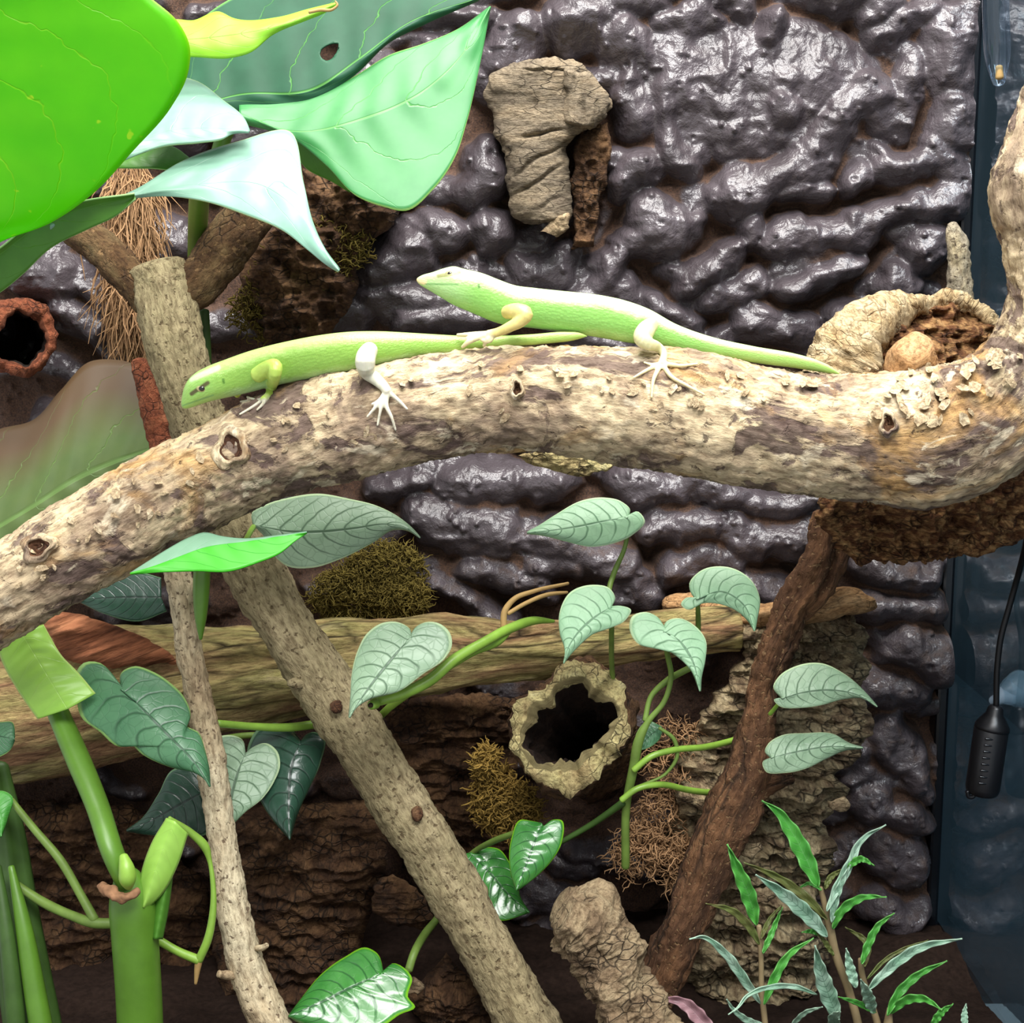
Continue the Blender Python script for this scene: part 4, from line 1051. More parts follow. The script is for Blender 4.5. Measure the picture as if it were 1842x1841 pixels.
# upright slab with the cut orange edge
tu = thing('upright_cork', 'tall upright cork slab with sawn orange top edge', 'cork bark', P(1380, 2000, 0.13))
slab('bark_face', [(1330, 1108), (1338, 1180), (1290, 1240), (1240, 1300), (1215, 1400), (1205, 1500), (1215, 1640), (1230, 1800), (1240, 2000)], [(1548, 1092), (1556, 1150), (1550, 1220), (1556, 1290), (1535, 1370), (1500, 1450), (1490, 1550), (1490, 1700), (1500, 2000)], 0.135, 0.026, M['corkcrust'], tu, n=220, m=110, disp=cork_d(0.012, 62, 54, (0.5, 1, 1.9)), back=0.9, rag=12)
tube('sawn_edge', [(1205, 1086, 0.178, 30), (1260, 1082, 0.174, 38), (1325, 1102, 0.160, 36), (1365, 1108, 0.140, 38), (1405, 1108, 0.126, 40), (1470, 1098, 0.120, 46), (1520, 1084, 0.122, 50), (1552, 1090, 0.128, 34)], M['orangecork'], tu, n=90, m=26, disp=lambda G, T_, S_, R_: 0.0035 * fbm(G, 60, 3, 14), flat=0.5)

# tube with the dark mouth
def mouth(th):
    k = np.array([(0, 1.02), (25, 1.08), (50, 1.16), (75, 1.22), (100, 1.05), (120, 0.86), (145, 0.98), (170, 1.02), (200, 0.96), (230, 1.02), (260, 1.06), (290, 0.98), (320, 0.88), (360, 1.02)])
    return np.interp(np.degrees(th) % 360, k[:, 0], k[:, 1])
def cork_h(a, sc, seed): return lambda g: a * fbm(g, sc, 4, seed) + 0.4 * a * ridge(g, sc * 3, 2, seed + 3)
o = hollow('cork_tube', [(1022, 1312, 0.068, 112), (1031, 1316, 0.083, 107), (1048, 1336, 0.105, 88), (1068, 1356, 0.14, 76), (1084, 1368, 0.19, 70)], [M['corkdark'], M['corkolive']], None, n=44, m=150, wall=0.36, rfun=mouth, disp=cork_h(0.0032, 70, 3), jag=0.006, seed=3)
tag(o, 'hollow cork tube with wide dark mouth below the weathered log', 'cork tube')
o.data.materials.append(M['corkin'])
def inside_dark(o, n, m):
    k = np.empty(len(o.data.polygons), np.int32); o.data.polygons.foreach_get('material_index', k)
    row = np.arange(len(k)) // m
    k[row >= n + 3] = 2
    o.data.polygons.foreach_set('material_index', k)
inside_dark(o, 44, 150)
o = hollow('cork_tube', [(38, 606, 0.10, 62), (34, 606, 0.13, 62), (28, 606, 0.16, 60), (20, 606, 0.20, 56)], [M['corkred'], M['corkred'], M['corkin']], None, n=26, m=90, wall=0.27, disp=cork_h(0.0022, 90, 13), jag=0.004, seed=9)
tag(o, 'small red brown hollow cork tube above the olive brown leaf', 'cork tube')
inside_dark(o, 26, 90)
o = tube('cork_branch', [(1015, 1632, 0.020, 50), (1045, 1650, 0.02, 66), (1075, 1700, 0.018, 62), (1105, 1760, 0.014, 62), (1140, 1830, 0.008, 68), (1180, 1920, 0.0, 72), (1230, 2040, -0.01, 74)], M['corktan'], None, n=170, m=90, ends=(0.15, 0.2),
         disp=lambda G, T_, S_, R_: 0.0050 * fbm(G, 60, 4, 71) + 0.0016 * ridge(G * [1, 1, 1.4], 190, 2, 75))
tag(o, 'pale crackled cork branch rising from the floor with ragged top', 'cork bark')
o = slab('bark_strip', [(936, 815), (945, 826), (1000, 848), (1055, 862)], [(960, 808), (1010, 812), (1080, 822), (1130, 834)], 0.10, 0.004, M['corkolive'], None, n=40, m=30, disp=cork_d(0.002, 120, 5))
tag(o, 'small pale bark strip peeping out under the main branch', 'cork bark')
# dark bark panels low on the back wall
for args in [('bark_chunk', [(-120, 1445), (-120, 1700), (-120, 2060)], [(240, 1450), (366, 1600), (366, 2060)], 0.165, 0.020, 64, 'dark bark panel behind the thick green stem'),
             ('bark_chunk', [(402, 1450), (386, 1600), (386, 1760), (390, 2050)], [(690, 1440), (700, 1540), (660, 1660), (600, 2050)], 0.140, 0.036, 74, 'brown furrowed bark panel between the thin stick and the forked branch'),
             ('bark_chunk', [(665, 1600), (668, 1640), (680, 1650)], [(700, 1570), (760, 1610), (772, 1680)], 0.11, 0.018, 84, 'small brown bark chunk beside the forked branch'),
             ('bark_chunk', [(735, 1790), (750, 1850), (800, 2050)], [(800, 1720), (900, 1820), (930, 2050)], 0.10, 0.030, 94, 'reddish brown bark chunk under the forked branch'),
             ('bark_chunk', [(690, 1250), (700, 1400), (720, 1560)], [(935, 1250), (930, 1420), (960, 1560)], 0.175, 0.024, 104, 'dark earthy bark panel left of the cork tube mouth')]:
    nm, l, r, y, th, sd, lab = args
    big = sd not in (84,)
    o = slab(nm, l, r, y, th, M['corkdark'], None, n=120 if big else 50, m=100 if big else 44, disp=cork_d(0.009 if big else 0.004, 48, sd, (0.6, 1, 1.6)), back=0.8)
    tag(o, lab, 'cork bark')
for k, (x, y, r, d, lab) in enumerate([(1348, 1528, 22, 0.085, 'broad tan bark chip on the upright cork beside the bright sprig blade'), (1372, 1612, 18, 0.088, 'tan bark chip on the upright cork between the two taller sprigs'),
        (1272, 1450, 17, 0.10, 'pale bark chip under the lower green runner of the climbing vine'), (1505, 1450, 18, 0.10, 'small bark chip at the ragged edge of the upright cork beside the foam'), (745, 1778, 20, 0.06, 'orange tan bark chip by the stalk of the large wet leaf')]):
    o = slab('bark_chip', [(x - r, y - r * 0.5), (x - r * 1.1, y), (x - r * 0.6, y + r * 0.7)], [(x + r * 0.6, y - r * 0.8), (x + r * 1.2, y - r * 0.1), (x + r * 0.5, y + r * 0.6)], d, 0.003, M['corktan'], None, n=12, m=10, disp=cork_d(0.0012, 150, k))
    tag(o, lab, 'bark chip', 'loose bark chips')
#PART5
# ------------------------------------------------------------------ monstera
tm = thing('monstera', 'large monstera with broad split leaves above and thick green stem below', 'plant', P(250, 2050, -0.02))
leaf('leaf', [(-60, -160), (-40, 40), (-30, 240), (-60, 470)], [(-60, -160), (-260, 40), (-260, 260), (-60, 470)], [(-60, -160), (120, -140), (270, -5), (322, 42), (341, 82), (338, 132), (308, 192), (240, 270), (170, 345), (90, 400), (0, 434), (-60, 470)], -0.10, M['l_bright'], tm, n=120, m=16, tilt=-0.25, cup=10, wrinkle=1.2, th=0.0009)
leaf('leaf', [(260, 75), (340, 72), (430, 62), (520, 42), (570, 22), (606, 6)], [(260, 45), (320, 36), (345, 38), (395, 22), (418, 33), (500, 32), (556, 17), (606, 5)], [(260, 105), (345, 103), (418, 104), (450, 95), (490, 62), (550, 36), (580, 24), (606, 10)], -0.03, M['l_yellow'], tm, n=60, tilt=0.5, cup=3)
tube('leaf_tip', [(556, 22, -0.03, 3), (575, 18, -0.03, 3), (598, 17, -0.031, 2.5), (607, 8, -0.031, 2), (603, 2, -0.031, 1.5)], M['drystem'], tm, n=20, m=8)
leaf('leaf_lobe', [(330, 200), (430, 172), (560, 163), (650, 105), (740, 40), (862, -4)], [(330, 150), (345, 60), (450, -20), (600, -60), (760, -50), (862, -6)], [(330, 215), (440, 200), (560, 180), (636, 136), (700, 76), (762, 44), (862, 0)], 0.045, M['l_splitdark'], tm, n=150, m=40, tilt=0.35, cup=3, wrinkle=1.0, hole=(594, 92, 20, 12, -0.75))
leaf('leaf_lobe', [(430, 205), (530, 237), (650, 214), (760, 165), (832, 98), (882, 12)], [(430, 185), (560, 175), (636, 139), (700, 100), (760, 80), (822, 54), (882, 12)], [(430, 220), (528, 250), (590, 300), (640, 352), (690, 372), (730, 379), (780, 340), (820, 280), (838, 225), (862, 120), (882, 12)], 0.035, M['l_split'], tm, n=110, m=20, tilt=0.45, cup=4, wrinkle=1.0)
leaf('leaf_curl', [(520, 246), (570, 272), (626, 342)], [(526, 248), (560, 246), (590, 282), (634, 346)], [(524, 252), (548, 300), (600, 328), (630, 346)], 0.052, M['l_under'], tm, n=30, tilt=-0.4, cup=1)
leaf('leaf', [(200, 292), (290, 240), (370, 232), (448, 237)], [(200, 285), (290, 195), (332, 141), (352, 146), (400, 180), (442, 218), (449, 236)], [(200, 298), (300, 263), (360, 257), (402, 250), (420, 240), (448, 238)], -0.045, M['l_pale'], tm, n=50, tilt=0.9, cup=2)
leaf('leaf', [(200, 296), (270, 285), (345, 290)], [(200, 290), (240, 274), (310, 264), (345, 288)], [(200, 303), (270, 303), (325, 304), (346, 293)], -0.035, M['l_under'], tm, n=30, tilt=0.9, cup=1)
leaf('leaf', [(90, 405), (240, 352), (370, 332), (470, 335), (535, 380), (572, 430), (600, 475), (610, 487)], [(90, 392), (240, 344), (330, 290), (430, 255), (522, 238), (546, 330), (562, 400), (585, 450), (611, 485)], [(90, 412), (240, 356), (370, 363), (440, 386), (510, 416), (556, 452), (590, 478), (609, 489)], -0.060, M['l_pale'], tm, n=80, m=12, tilt=0.8, cup=2.5, wrinkle=0.8)
leaf('leaf', [(-80, 500), (0, 456), (70, 405), (150, 374), (242, 352)], [(-80, 490), (0, 446), (60, 398), (130, 367), (242, 348)], [(-80, 560), (0, 527), (40, 495), (90, 448), (160, 412), (210, 388), (244, 358)], -0.064, M['l_under'], tm, n=50, tilt=-0.5, cup=-2)
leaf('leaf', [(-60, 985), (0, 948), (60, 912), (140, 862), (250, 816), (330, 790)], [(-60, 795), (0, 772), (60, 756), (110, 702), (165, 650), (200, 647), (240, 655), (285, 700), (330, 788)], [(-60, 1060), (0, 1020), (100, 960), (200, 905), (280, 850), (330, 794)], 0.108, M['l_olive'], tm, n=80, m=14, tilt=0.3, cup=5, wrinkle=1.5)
leaf('leaf', [(290, 1075), (220, 1075), (140, 1080)], [(290, 1040), (250, 1030), (190, 1040), (140, 1080)], [(300, 1100), (250, 1118), (190, 1105), (140, 1082)], 0.10, M['h_dark'], tm, n=30, tilt=0.4)
leaf('cut_blade', [(38, 1136), (70, 1190), (122, 1276)], [(-4, 1168), (6, 1195), (34, 1245), (68, 1294)], [(78, 1124), (112, 1181), (141, 1211), (172, 1248)], 0.011, M['h_pale'], tm, n=36, m=10, tilt=0.4, cup=3.5, wrinkle=0.8)
leaf('bud_sheath', [(315, 1478), (290, 1540), (258, 1632)], [(300, 1472), (272, 1520), (252, 1610), (256, 1634)], [(338, 1500), (318, 1560), (290, 1610), (260, 1638)], -0.03, M['h_pale'], tm, n=30, tilt=0.2, cup=4)
leaf('bud_sheath', [(306, 1560), (290, 1640), (280, 1690)], [(300, 1530), (276, 1620), (272, 1690)], [(312, 1560), (302, 1640), (292, 1690)], -0.028, M['l_under'], tm, n=30, tilt=0.2, cup=4)
tube('petiole', [(360, 330, 0.07, 18), (356, 400, 0.117, 17), (354, 470, 0.146, 16), (352, 530, 0.158, 15)], M['petiole'], tm, n=24, m=18)
tube('petiole', [(366, 560, 0.13, 10), (370, 640, 0.13, 10), (372, 720, 0.13, 10)], M['petdark'], tm, n=24, m=14)
tube('petiole', [(445, 150, 0.055, 12), (428, 190, 0.055, 14), (405, 240, 0.058, 14), (385, 300, 0.058, 12)], M['petiole'], tm, n=24, m=14)
tube('petiole', [(364, 1010, 0.028, 15), (362, 1060, 0.028, 15), (361, 1110, 0.028, 11), (361, 1150, 0.028, 3)], M['petiole'], tm, n=24, m=14)
tube('petiole', [(85, 1235, 0.026, 20), (112, 1300, 0.016, 24), (142, 1370, 0.002, 26), (175, 1450, -0.014, 25), (205, 1540, -0.03, 24), (228, 1590, -0.03, 22)], M['petiole'], tm, n=60, m=26, flat=0.8)
tube('stem', [(228, 1575, -0.026, 24), (236, 1610, -0.026, 40), (242, 1680, -0.026, 43), (248, 1760, -0.026, 43), (252, 1841, -0.026, 43), (256, 2050, -0.026, 44)], M['petiole'], tm, n=60, m=36)
tube('stem_node', [(182, 1594, -0.034, 9), (200, 1606, -0.040, 12), (228, 1612, -0.042, 12), (246, 1600, -0.040, 9)], M['sheath'], tm, n=24, m=18, disp=rough(0.0016, 160, 5, 0.0008))
tube('axil_bud', [(222, 1540, -0.038, 8), (228, 1565, -0.041, 15), (230, 1585, -0.041, 15), (232, 1596, -0.040, 8)], M['vine'], tm, n=20, m=18)
o = thing('stalk_clump', 'dark green stalk clump rising at the edge of the weathered log', 'plant', P(20, 2050, 0.0))
tube('stalk', [(-10, 1380, 0.03, 22), (8, 1500, 0.026, 34), (25, 1640, 0.018, 42), (45, 1760, 0.01, 46), (62, 1860, 0.004, 50), (90, 2050, 0, 54)], M['petdark'], o, n=60, m=26, disp=lambda G, T_, S_, R_: 0.0012 * np.sin(T_ * 5))
tube('stalk', [(20, 1560, 0.002, 6), (45, 1680, -0.008, 16), (62, 1780, -0.014, 20), (76, 1860, -0.018, 22), (104, 2050, -0.02, 24)], M['petiole'], o, n=50, m=18)
tube('stalk', [(-5, 1560, 0.0, 8), (12, 1680, -0.01, 14), (25, 1800, -0.016, 18), (40, 2050, -0.02, 22)], M['petdark'], o, n=50, m=18)
leaf('leaf', [(-30, 1310), (0, 1325), (26, 1330)], [(-30, 1296), (0, 1300), (22, 1300), (26, 1328)], [(-30, 1370), (0, 1362), (18, 1350), (26, 1332)], 0.01, M['h_mid'], o, n=20)
leaf('leaf', [(-30, 1440), (0, 1465), (2, 1505)], [(-30, 1430), (10, 1425), (21, 1432), (14, 1470), (2, 1506)], [(-40, 1480), (-20, 1500), (0, 1508)], 0.0, M['s_green'], o, n=24)

# ------------------------------------------------------------------ heart-leaved vines
def heartleaf(parent, mid, left, right, y, mat, tilt=0.6, cup=2.5, **k):
    return leaf('leaf', mid, left, right, y, mat, parent, n=48, m=9, tilt=tilt, cup=cup, wrinkle=0.5, **k)
# vine on the forked branch
v1 = thing('heart_vine', 'heart-leaved vine with bright green stem crossing the forked branch', 'vine', P(680, 1300, 0.03))
tube('vine_stem', [(672, 1264, 0.006, 9), (720, 1250, 0.006, 10), (770, 1226, 0.012, 11), (820, 1185, 0.02, 10), (870, 1156, 0.03, 9), (915, 1132, 0.045, 9), (960, 1117, 0.06, 8), (996, 1118, 0.07, 3)], M['vine'], v1, n=130, m=14)
tube('vine_stem', [(395, 1330, 0.078, 6), (440, 1324, 0.088, 6), (500, 1322, 0.094, 5)], M['vinedull'], v1, n=24, m=10)
tube('vine_stem', [(392, 1302, 0.052, 7), (450, 1307, 0.062, 7), (520, 1309, 0.074, 8), (585, 1301, 0.086, 8), (630, 1298, 0.090, 8), (676, 1294, 0.082, 7), (702, 1272, 0.066, 7), (742, 1243, 0.048, 7), (792, 1208, 0.036, 8), (850, 1172, 0.034, 9), (900, 1148, 0.042, 10), (915, 1136, 0.046, 6)], M['vine'], v1, n=130, m=12)
tube('dry_stalk', [(906, 1130, 0.05, 6), (908, 1100, 0.052, 6), (925, 1078, 0.055, 5), (960, 1064, 0.06, 4), (1022, 1050, 0.07, 3)], M['drystem'], v1, n=40, m=10)
tube('dry_stalk', [(914, 1104, 0.052, 4), (945, 1086, 0.056, 4), (985, 1070, 0.062, 4), (1020, 1066, 0.07, 3)], M['drystem'], v1, n=30, m=10)
tube('stem_end', [(676, 1266, 0.002, 10), (668, 1269, -0.001, 9)], M['vine'], v1, n=6, m=14)
tube('stem_pith', [(667, 1269, -0.0030, 5), (665, 1270, -0.0042, 4)], M['corkin'], v1, n=6, m=12)
heartleaf(v1, [(740, 1146), (710, 1180), (670, 1230), (645, 1265), (628, 1292)], [(740, 1146), (737, 1133), (721, 1122), (690, 1121), (660, 1141), (643, 1173), (633, 1215), (631, 1254), (628, 1290)], [(740, 1146), (745, 1133), (767, 1120), (789, 1122), (809, 1139), (813, 1161), (801, 1184), (761, 1213), (719, 1243), (666, 1257), (641, 1270), (629, 1292)], 0.0, M['h_silver'])
heartleaf(v1, [(541, 1334), (525, 1380), (520, 1440), (521, 1511)], [(541, 1334), (520, 1310), (498, 1302), (465, 1312), (446, 1346), (450, 1390), (472, 1446), (500, 1486), (521, 1510)], [(541, 1334), (552, 1322), (562, 1318), (581, 1325), (576, 1373), (555, 1420), (535, 1465), (522, 1511)], 0.058, M['h_dark'], tilt=0.8, cup=6)
heartleaf(v1, [(441, 1357), (425, 1400), (415, 1450), (418, 1482)], [(441, 1357), (436, 1332), (402, 1324), (372, 1345), (364, 1400), (382, 1450), (418, 1480)], [(441, 1357), (456, 1345), (479, 1338), (499, 1353), (504, 1376), (493, 1407), (472, 1437), (440, 1462), (419, 1483)], 0.054, M['h_silver'], tilt=0.7)
heartleaf(v1, [(368, 1425), (320, 1450), (270, 1478), (228, 1495)], [(368, 1400), (340, 1380), (312, 1385), (285, 1430), (255, 1474), (228, 1494)], [(368, 1430), (385, 1470), (370, 1502), (338, 1504), (269, 1502), (228, 1496)], 0.066, M['h_dark'], tilt=0.5)
heartleaf(v1, [(217, 1240), (255, 1275), (305, 1325), (350, 1372), (378, 1416)], [(217, 1240), (200, 1212), (178, 1193), (150, 1194), (137, 1211), (138, 1250), (147, 1291), (178, 1315), (217, 1343), (232, 1338), (256, 1357), (315, 1382), (352, 1390), (366, 1398), (377, 1416)], [(217, 1240), (219, 1211), (240, 1200), (274, 1209), (308, 1231), (331, 1255), (342, 1291), (336, 1306), (356, 1318), (368, 1350), (375, 1380), (378, 1415)], 0.005, M['h_mid'], tilt=0.6, cup=5)
# front leaf pair across the main branch
v2 = thing('leaf_pair', 'two broad vine leaves on a short stalk just beneath the main branch', 'vine', P(480, 1040, 0.0))
heartleaf(v2, [(456, 945), (520, 957), (580, 957), (640, 951), (695, 944), (730, 950), (756, 968)], [(456, 945), (453, 925), (480, 908), (520, 896), (573, 889), (627, 898), (678, 911), (712, 928), (738, 948), (755, 966)], [(456, 945), (472, 960), (492, 998), (515, 1018), (560, 1022), (610, 1007), (671, 976), (708, 953), (735, 955), (756, 968)], 0.045, M['h_silver'], tilt=0.5, cup=3)
heartleaf(v2, [(234, 1032), (275, 1020), (318, 1004), (364, 987), (450, 974), (552, 958)], [(234, 1032), (268, 1010), (303, 988), (340, 968), (366, 959), (400, 966), (438, 970), (500, 964), (552, 957)], [(234, 1033), (290, 1030), (350, 1028), (414, 1028), (460, 1014), (505, 995), (530, 975), (552, 959)], -0.035, M['h_two'], tilt=0.9, cup=1.5)
tube('leaf_stalk', [(380, 1015, -0.03, 5), (420, 1000, 0.0, 5), (456, 948, 0.04, 5)], M['vine'], v2, n=24, m=10)
# climbing vine on the right
v3 = thing('climbing_vine', 'mint-leaved climbing vine with upright stems above the cork tube', 'vine', P(1120, 1480, 0.06))
heartleaf(v3, [(1129, 932), (1090, 938), (1040, 948), (995, 955), (948, 959)], [(1129, 932), (1133, 918), (1119, 904), (1085, 896), (1048, 901), (998, 928), (970, 946), (948, 958)], [(1129, 932), (1146, 921), (1160, 938), (1139, 962), (1100, 979), (1065, 984), (1015, 973), (975, 963), (948, 960)], 0.05, M['h_mint'])
heartleaf(v3, [(1099, 1092), (1064, 1116), (1035, 1146), (1018, 1176), (1014, 1194)], [(1099, 1092), (1106, 1076), (1097, 1060), (1066, 1053), (1025, 1067), (1007, 1102), (1008, 1141), (1018, 1172), (1014, 1193)], [(1099, 1092), (1116, 1091), (1135, 1098), (1124, 1117), (1100, 1129), (1066, 1141), (1040, 1163), (1024, 1180), (1014, 1194)], 0.03, M['h_mint'])
heartleaf(v3, [(1193, 1136), (1222, 1154), (1246, 1190), (1259, 1244)], [(1193, 1136), (1186, 1115), (1160, 1102), (1136, 1111), (1132, 1127), (1150, 1160), (1182, 1160), (1212, 1176), (1241, 1202), (1259, 1243)], [(1193, 1136), (1198, 1120), (1219, 1113), (1250, 1127), (1269, 1152), (1268, 1188), (1261, 1222), (1260, 1244)], 0.035, M['h_mint'])
heartleaf(v3, [(1253, 1079), (1300, 1066), (1338, 1090), (1357, 1136)], [(1253, 1079), (1243, 1066), (1240, 1052), (1257, 1030), (1317, 1023), (1353, 1047), (1366, 1076), (1361, 1117), (1358, 1135)], [(1253, 1079), (1233, 1077), (1225, 1088), (1236, 1097), (1260, 1086), (1300, 1088), (1335, 1106), (1352, 1126), (1357, 1136)], 0.045, M['h_mint'])
heartleaf(v3, [(1407, 1257), (1445, 1247), (1500, 1243), (1545, 1252), (1578, 1272)], [(1407, 1257), (1391, 1236), (1400, 1219), (1432, 1199), (1477, 1194), (1518, 1213), (1556, 1246), (1577, 1270)], [(1407, 1257), (1392, 1260), (1398, 1268), (1441, 1274), (1477, 1269), (1515, 1258), (1555, 1257), (1578, 1272)], 0.06, M['h_silver'])
heartleaf(v3, [(1387, 1364), (1430, 1354), (1490, 1344), (1552, 1346)], [(1387, 1364), (1376, 1352), (1382, 1339), (1403, 1325), (1447, 1320), (1500, 1322), (1528, 1338), (1552, 1345)], [(1387, 1364), (1372, 1372), (1376, 1387), (1412, 1391), (1447, 1384), (1488, 1364), (1520, 1350), (1552, 1347)], 0.06, M['h_silver'])
heartleaf(v3, [(1190, 1308), (1172, 1322), (1146, 1350)], [(1190, 1308), (1165, 1298), (1145, 1320), (1142, 1352)], [(1192, 1310), (1186, 1330), (1170, 1344), (1146, 1352)], 0.065, M['h_mid'], cup=1)
tube('vine_stem', [(1125, 1560, 0.07, 8), (1128, 1440, 0.062, 8), (1140, 1380, 0.058, 9), (1150, 1330, 0.056, 9), (1165, 1300, 0.056, 6), (1195, 1262, 0.056, 5), (1207, 1215, 0.055, 5), (1200, 1175, 0.052, 5), (1196, 1140, 0.045, 5)], M['vinedull'], v3, n=90, m=12)
tube('vine_stem', [(1102, 1222, 0.078, 5), (1100, 1185, 0.068, 5), (1100, 1150, 0.050, 5), (1100, 1110, 0.038, 5), (1096, 1060, 0.045, 5), (1105, 1030, 0.052, 5), (1124, 985, 0.055, 4), (1131, 945, 0.055, 4)], M['vinedull'], v3, n=60, m=10)
tube('vine_stem', [(1254, 1180, 0.07, 5), (1256, 1120, 0.06, 5), (1255, 1080, 0.05, 4)], M['vinedull'], v3, n=30, m=10)
tube('vine_stem', [(1140, 1386, 0.055, 6), (1170, 1362, 0.055, 6), (1210, 1350, 0.060, 6), (1270, 1344, 0.076, 6), (1310, 1335, 0.096, 6), (1340, 1326, 0.106, 6)], M['vine'], v3, n=50, m=10)
tube('vine_stem', [(1118, 1440, 0.055, 6), (1145, 1420, 0.055, 6), (1190, 1412, 0.060, 6), (1240, 1422, 0.078, 6), (1280, 1426, 0.096, 6), (1304, 1424, 0.100, 6)], M['vine'], v3, n=50, m=10)
tube('vine_stem', [(1160, 1296, 0.057, 5), (1172, 1252, 0.060, 5), (1200, 1225, 0.060, 6), (1245, 1200, 0.055, 6)], M['vinedull'], v3, n=24, m=10)
tube('vine_stem', [(1186, 1310, 0.062, 3), (1212, 1330, 0.062, 4), (1218, 1360, 0.062, 4), (1200, 1390, 0.062, 3), (1150, 1415, 0.062, 3)], M['vinedull'], v3, n=40, m=8)
tube('vine_stem', [(1120, 1445, 0.06, 7), (1070, 1480, 0.07, 6), (1010, 1515, 0.075, 5)], M['petdark'], v3, n=30, m=10)
tube('vine_stem', [(1385, 1285, 0.07, 4), (1396, 1272, 0.066, 4), (1406, 1258, 0.062, 3)], M['vine'], v3, n=16, m=8)
# glossy low vine
v4 = thing('glossy_vine', 'low vine with three wet glossy green leaves by the foot of the forked branch', 'vine', P(760, 1841, 0.03))
heartleaf(v4, [(846, 1535), (880, 1570), (915, 1610), (952, 1642)], [(846, 1535), (822, 1542), (830, 1565), (845, 1590), (862, 1625), (875, 1650), (904, 1657), (935, 1648), (952, 1642)], [(846, 1535), (862, 1528), (898, 1529), (916, 1552), (930, 1588), (936, 1615), (952, 1641)], 0.078, M['h_gloss'], tilt=0.9)
heartleaf(v4, [(975, 1482), (960, 1520), (945, 1560), (929, 1602)], [(975, 1482), (955, 1478), (936, 1476), (920, 1510), (918, 1564), (928, 1601)], [(975, 1486), (982, 1490), (990, 1478), (1009, 1476), (1010, 1517), (992, 1549), (968, 1574), (930, 1603)], 0.045, M['h_gloss'], tilt=0.6)
heartleaf(v4, [(690, 1752), (630, 1778), (575, 1805), (519, 1829)], [(690, 1752), (678, 1716), (660, 1706), (620, 1723), (578, 1754), (541, 1799), (519, 1828)], [(690, 1752), (705, 1735), (741, 1760), (734, 1796), (747, 1812), (719, 1826), (690, 1846), (640, 1856), (577, 1848), (538, 1840), (519, 1830)], 0.01, M['h_gloss'], tilt=0.9, cup=3)
tube('vine_stem', [(735, 1746, 0.045, 8), (745, 1715, 0.05, 8), (765, 1680, 0.066, 8), (785, 1655, 0.078, 7), (825, 1565, 0.092, 6), (850, 1535, 0.092, 5), (885, 1515, 0.080, 6), (930, 1498, 0.064, 6)], M['vinedull'], v4, n=60, m=10)
tube('vine_stem', [(694, 1750, 0.022, 4), (715, 1758, 0.032, 5), (735, 1746, 0.045, 6)], M['vinedull'], v4, n=20, m=10)
# thin creeper behind the thick stem
v5 = thing('creeper', 'thin green creeper with angular joints looping behind the thick monstera stem', 'vine', P(250, 1760, 0.0))
tube('creeper_stem', [(20, 1440, 0.01, 6), (60, 1490, 0.008, 7), (110, 1550, 0.004, 8), (145, 1610, 0, 8), (170, 1655, -0.004, 9)], M['vinedull'], v5, n=40, m=12)
tube('creeper_stem', [(24, 1588, 0.01, 7), (80, 1625, 0.006, 9), (130, 1648, 0.0, 9), (165, 1660, -0.004, 10), (205, 1662, -0.004, 10)], M['vinedull'], v5, n=40, m=12)
tube('creeper_stem', [(285, 1692, -0.004, 8), (320, 1712, -0.006, 8), (358, 1728, -0.008, 9)], M['vine'], v5, n=24, m=12)
tube('creeper_stem', [(358, 1728, -0.008, 8), (374, 1690, -0.008, 8), (382, 1650, -0.007, 7), (383, 1590, -0.004, 5), (376, 1545, -0.002, 5), (370, 1526, -0.002, 8), (345, 1500, -0.004, 7), (304, 1472, -0.008, 4)], M['vine'], v5, n=70, m=12)
tube('root_tip', [(358, 1726, -0.008, 8), (355, 1745, -0.008, 6), (352, 1770, -0.008, 3)], M['drystem'], v5, n=14, m=10)

# ------------------------------------------------------------------ narrow-leaved sprigs
def lance(parent, pts, w, y, mat, tilt=0.3, y2=None):
    q = spline([(a, b) for a, b in pts], 26)
    t = np.linspace(0, 1, 26)
    d = np.gradient(q, axis=0); d /= np.linalg.norm(d, axis=1)[:, None]
    nrm = np.stack([-d[:, 1], d[:, 0]], 1)
    prof = np.sin(np.clip(t * 1.04, 0, 1) ** 0.8 * math.pi) ** 0.75 * (1 - 0.25 * t)
    prof = np.maximum(prof, 0.05) * w * 0.5
    sd = random.random() * 6
    rip = 1 + 0.10 * np.sin(t * 34 + sd)
    l = q + nrm * (prof * rip)[:, None]; r = q - nrm * (prof * (1 + 0.10 * np.sin(t * 31 + sd * 2)))[:, None]
    dep = np.zeros(26) if y2 is None else np.linspace(0, (y2 - y) * 1000, 26)
    rp = 0.9 * np.sin(t * 30 + sd) * min(1, w / 20)
    f = lambda a, e: [(x, z, k + e * s) for (x, z), k, s in zip(a.tolist(), dep, rp)]
    return leaf('leaf', f(q, 0), f(l, 1), f(r, -1), y, mat, parent, n=40, m=4, tilt=tilt, cup=-w * 0.06, wrinkle=0.5, th=0.0005)
G_, A_, Bn, K_ = M['s_green'], M['s_silver'], M['s_brown'], M['s_pink']
s1 = thing('narrow_sprig', 'narrow-leaved sprig with straight tan stem before the upright cork slab', 'plant', P(1380, 2040, 0.02))
tube('sprig_stem', [(1382, 2040, 0.02, 7), (1376, 1841, 0.02, 6), (1370, 1780, 0.02, 5.5), (1369, 1724, 0.02, 5), (1365, 1666, 0.02, 5)], M['sprigstem'], s1, n=50, m=12)
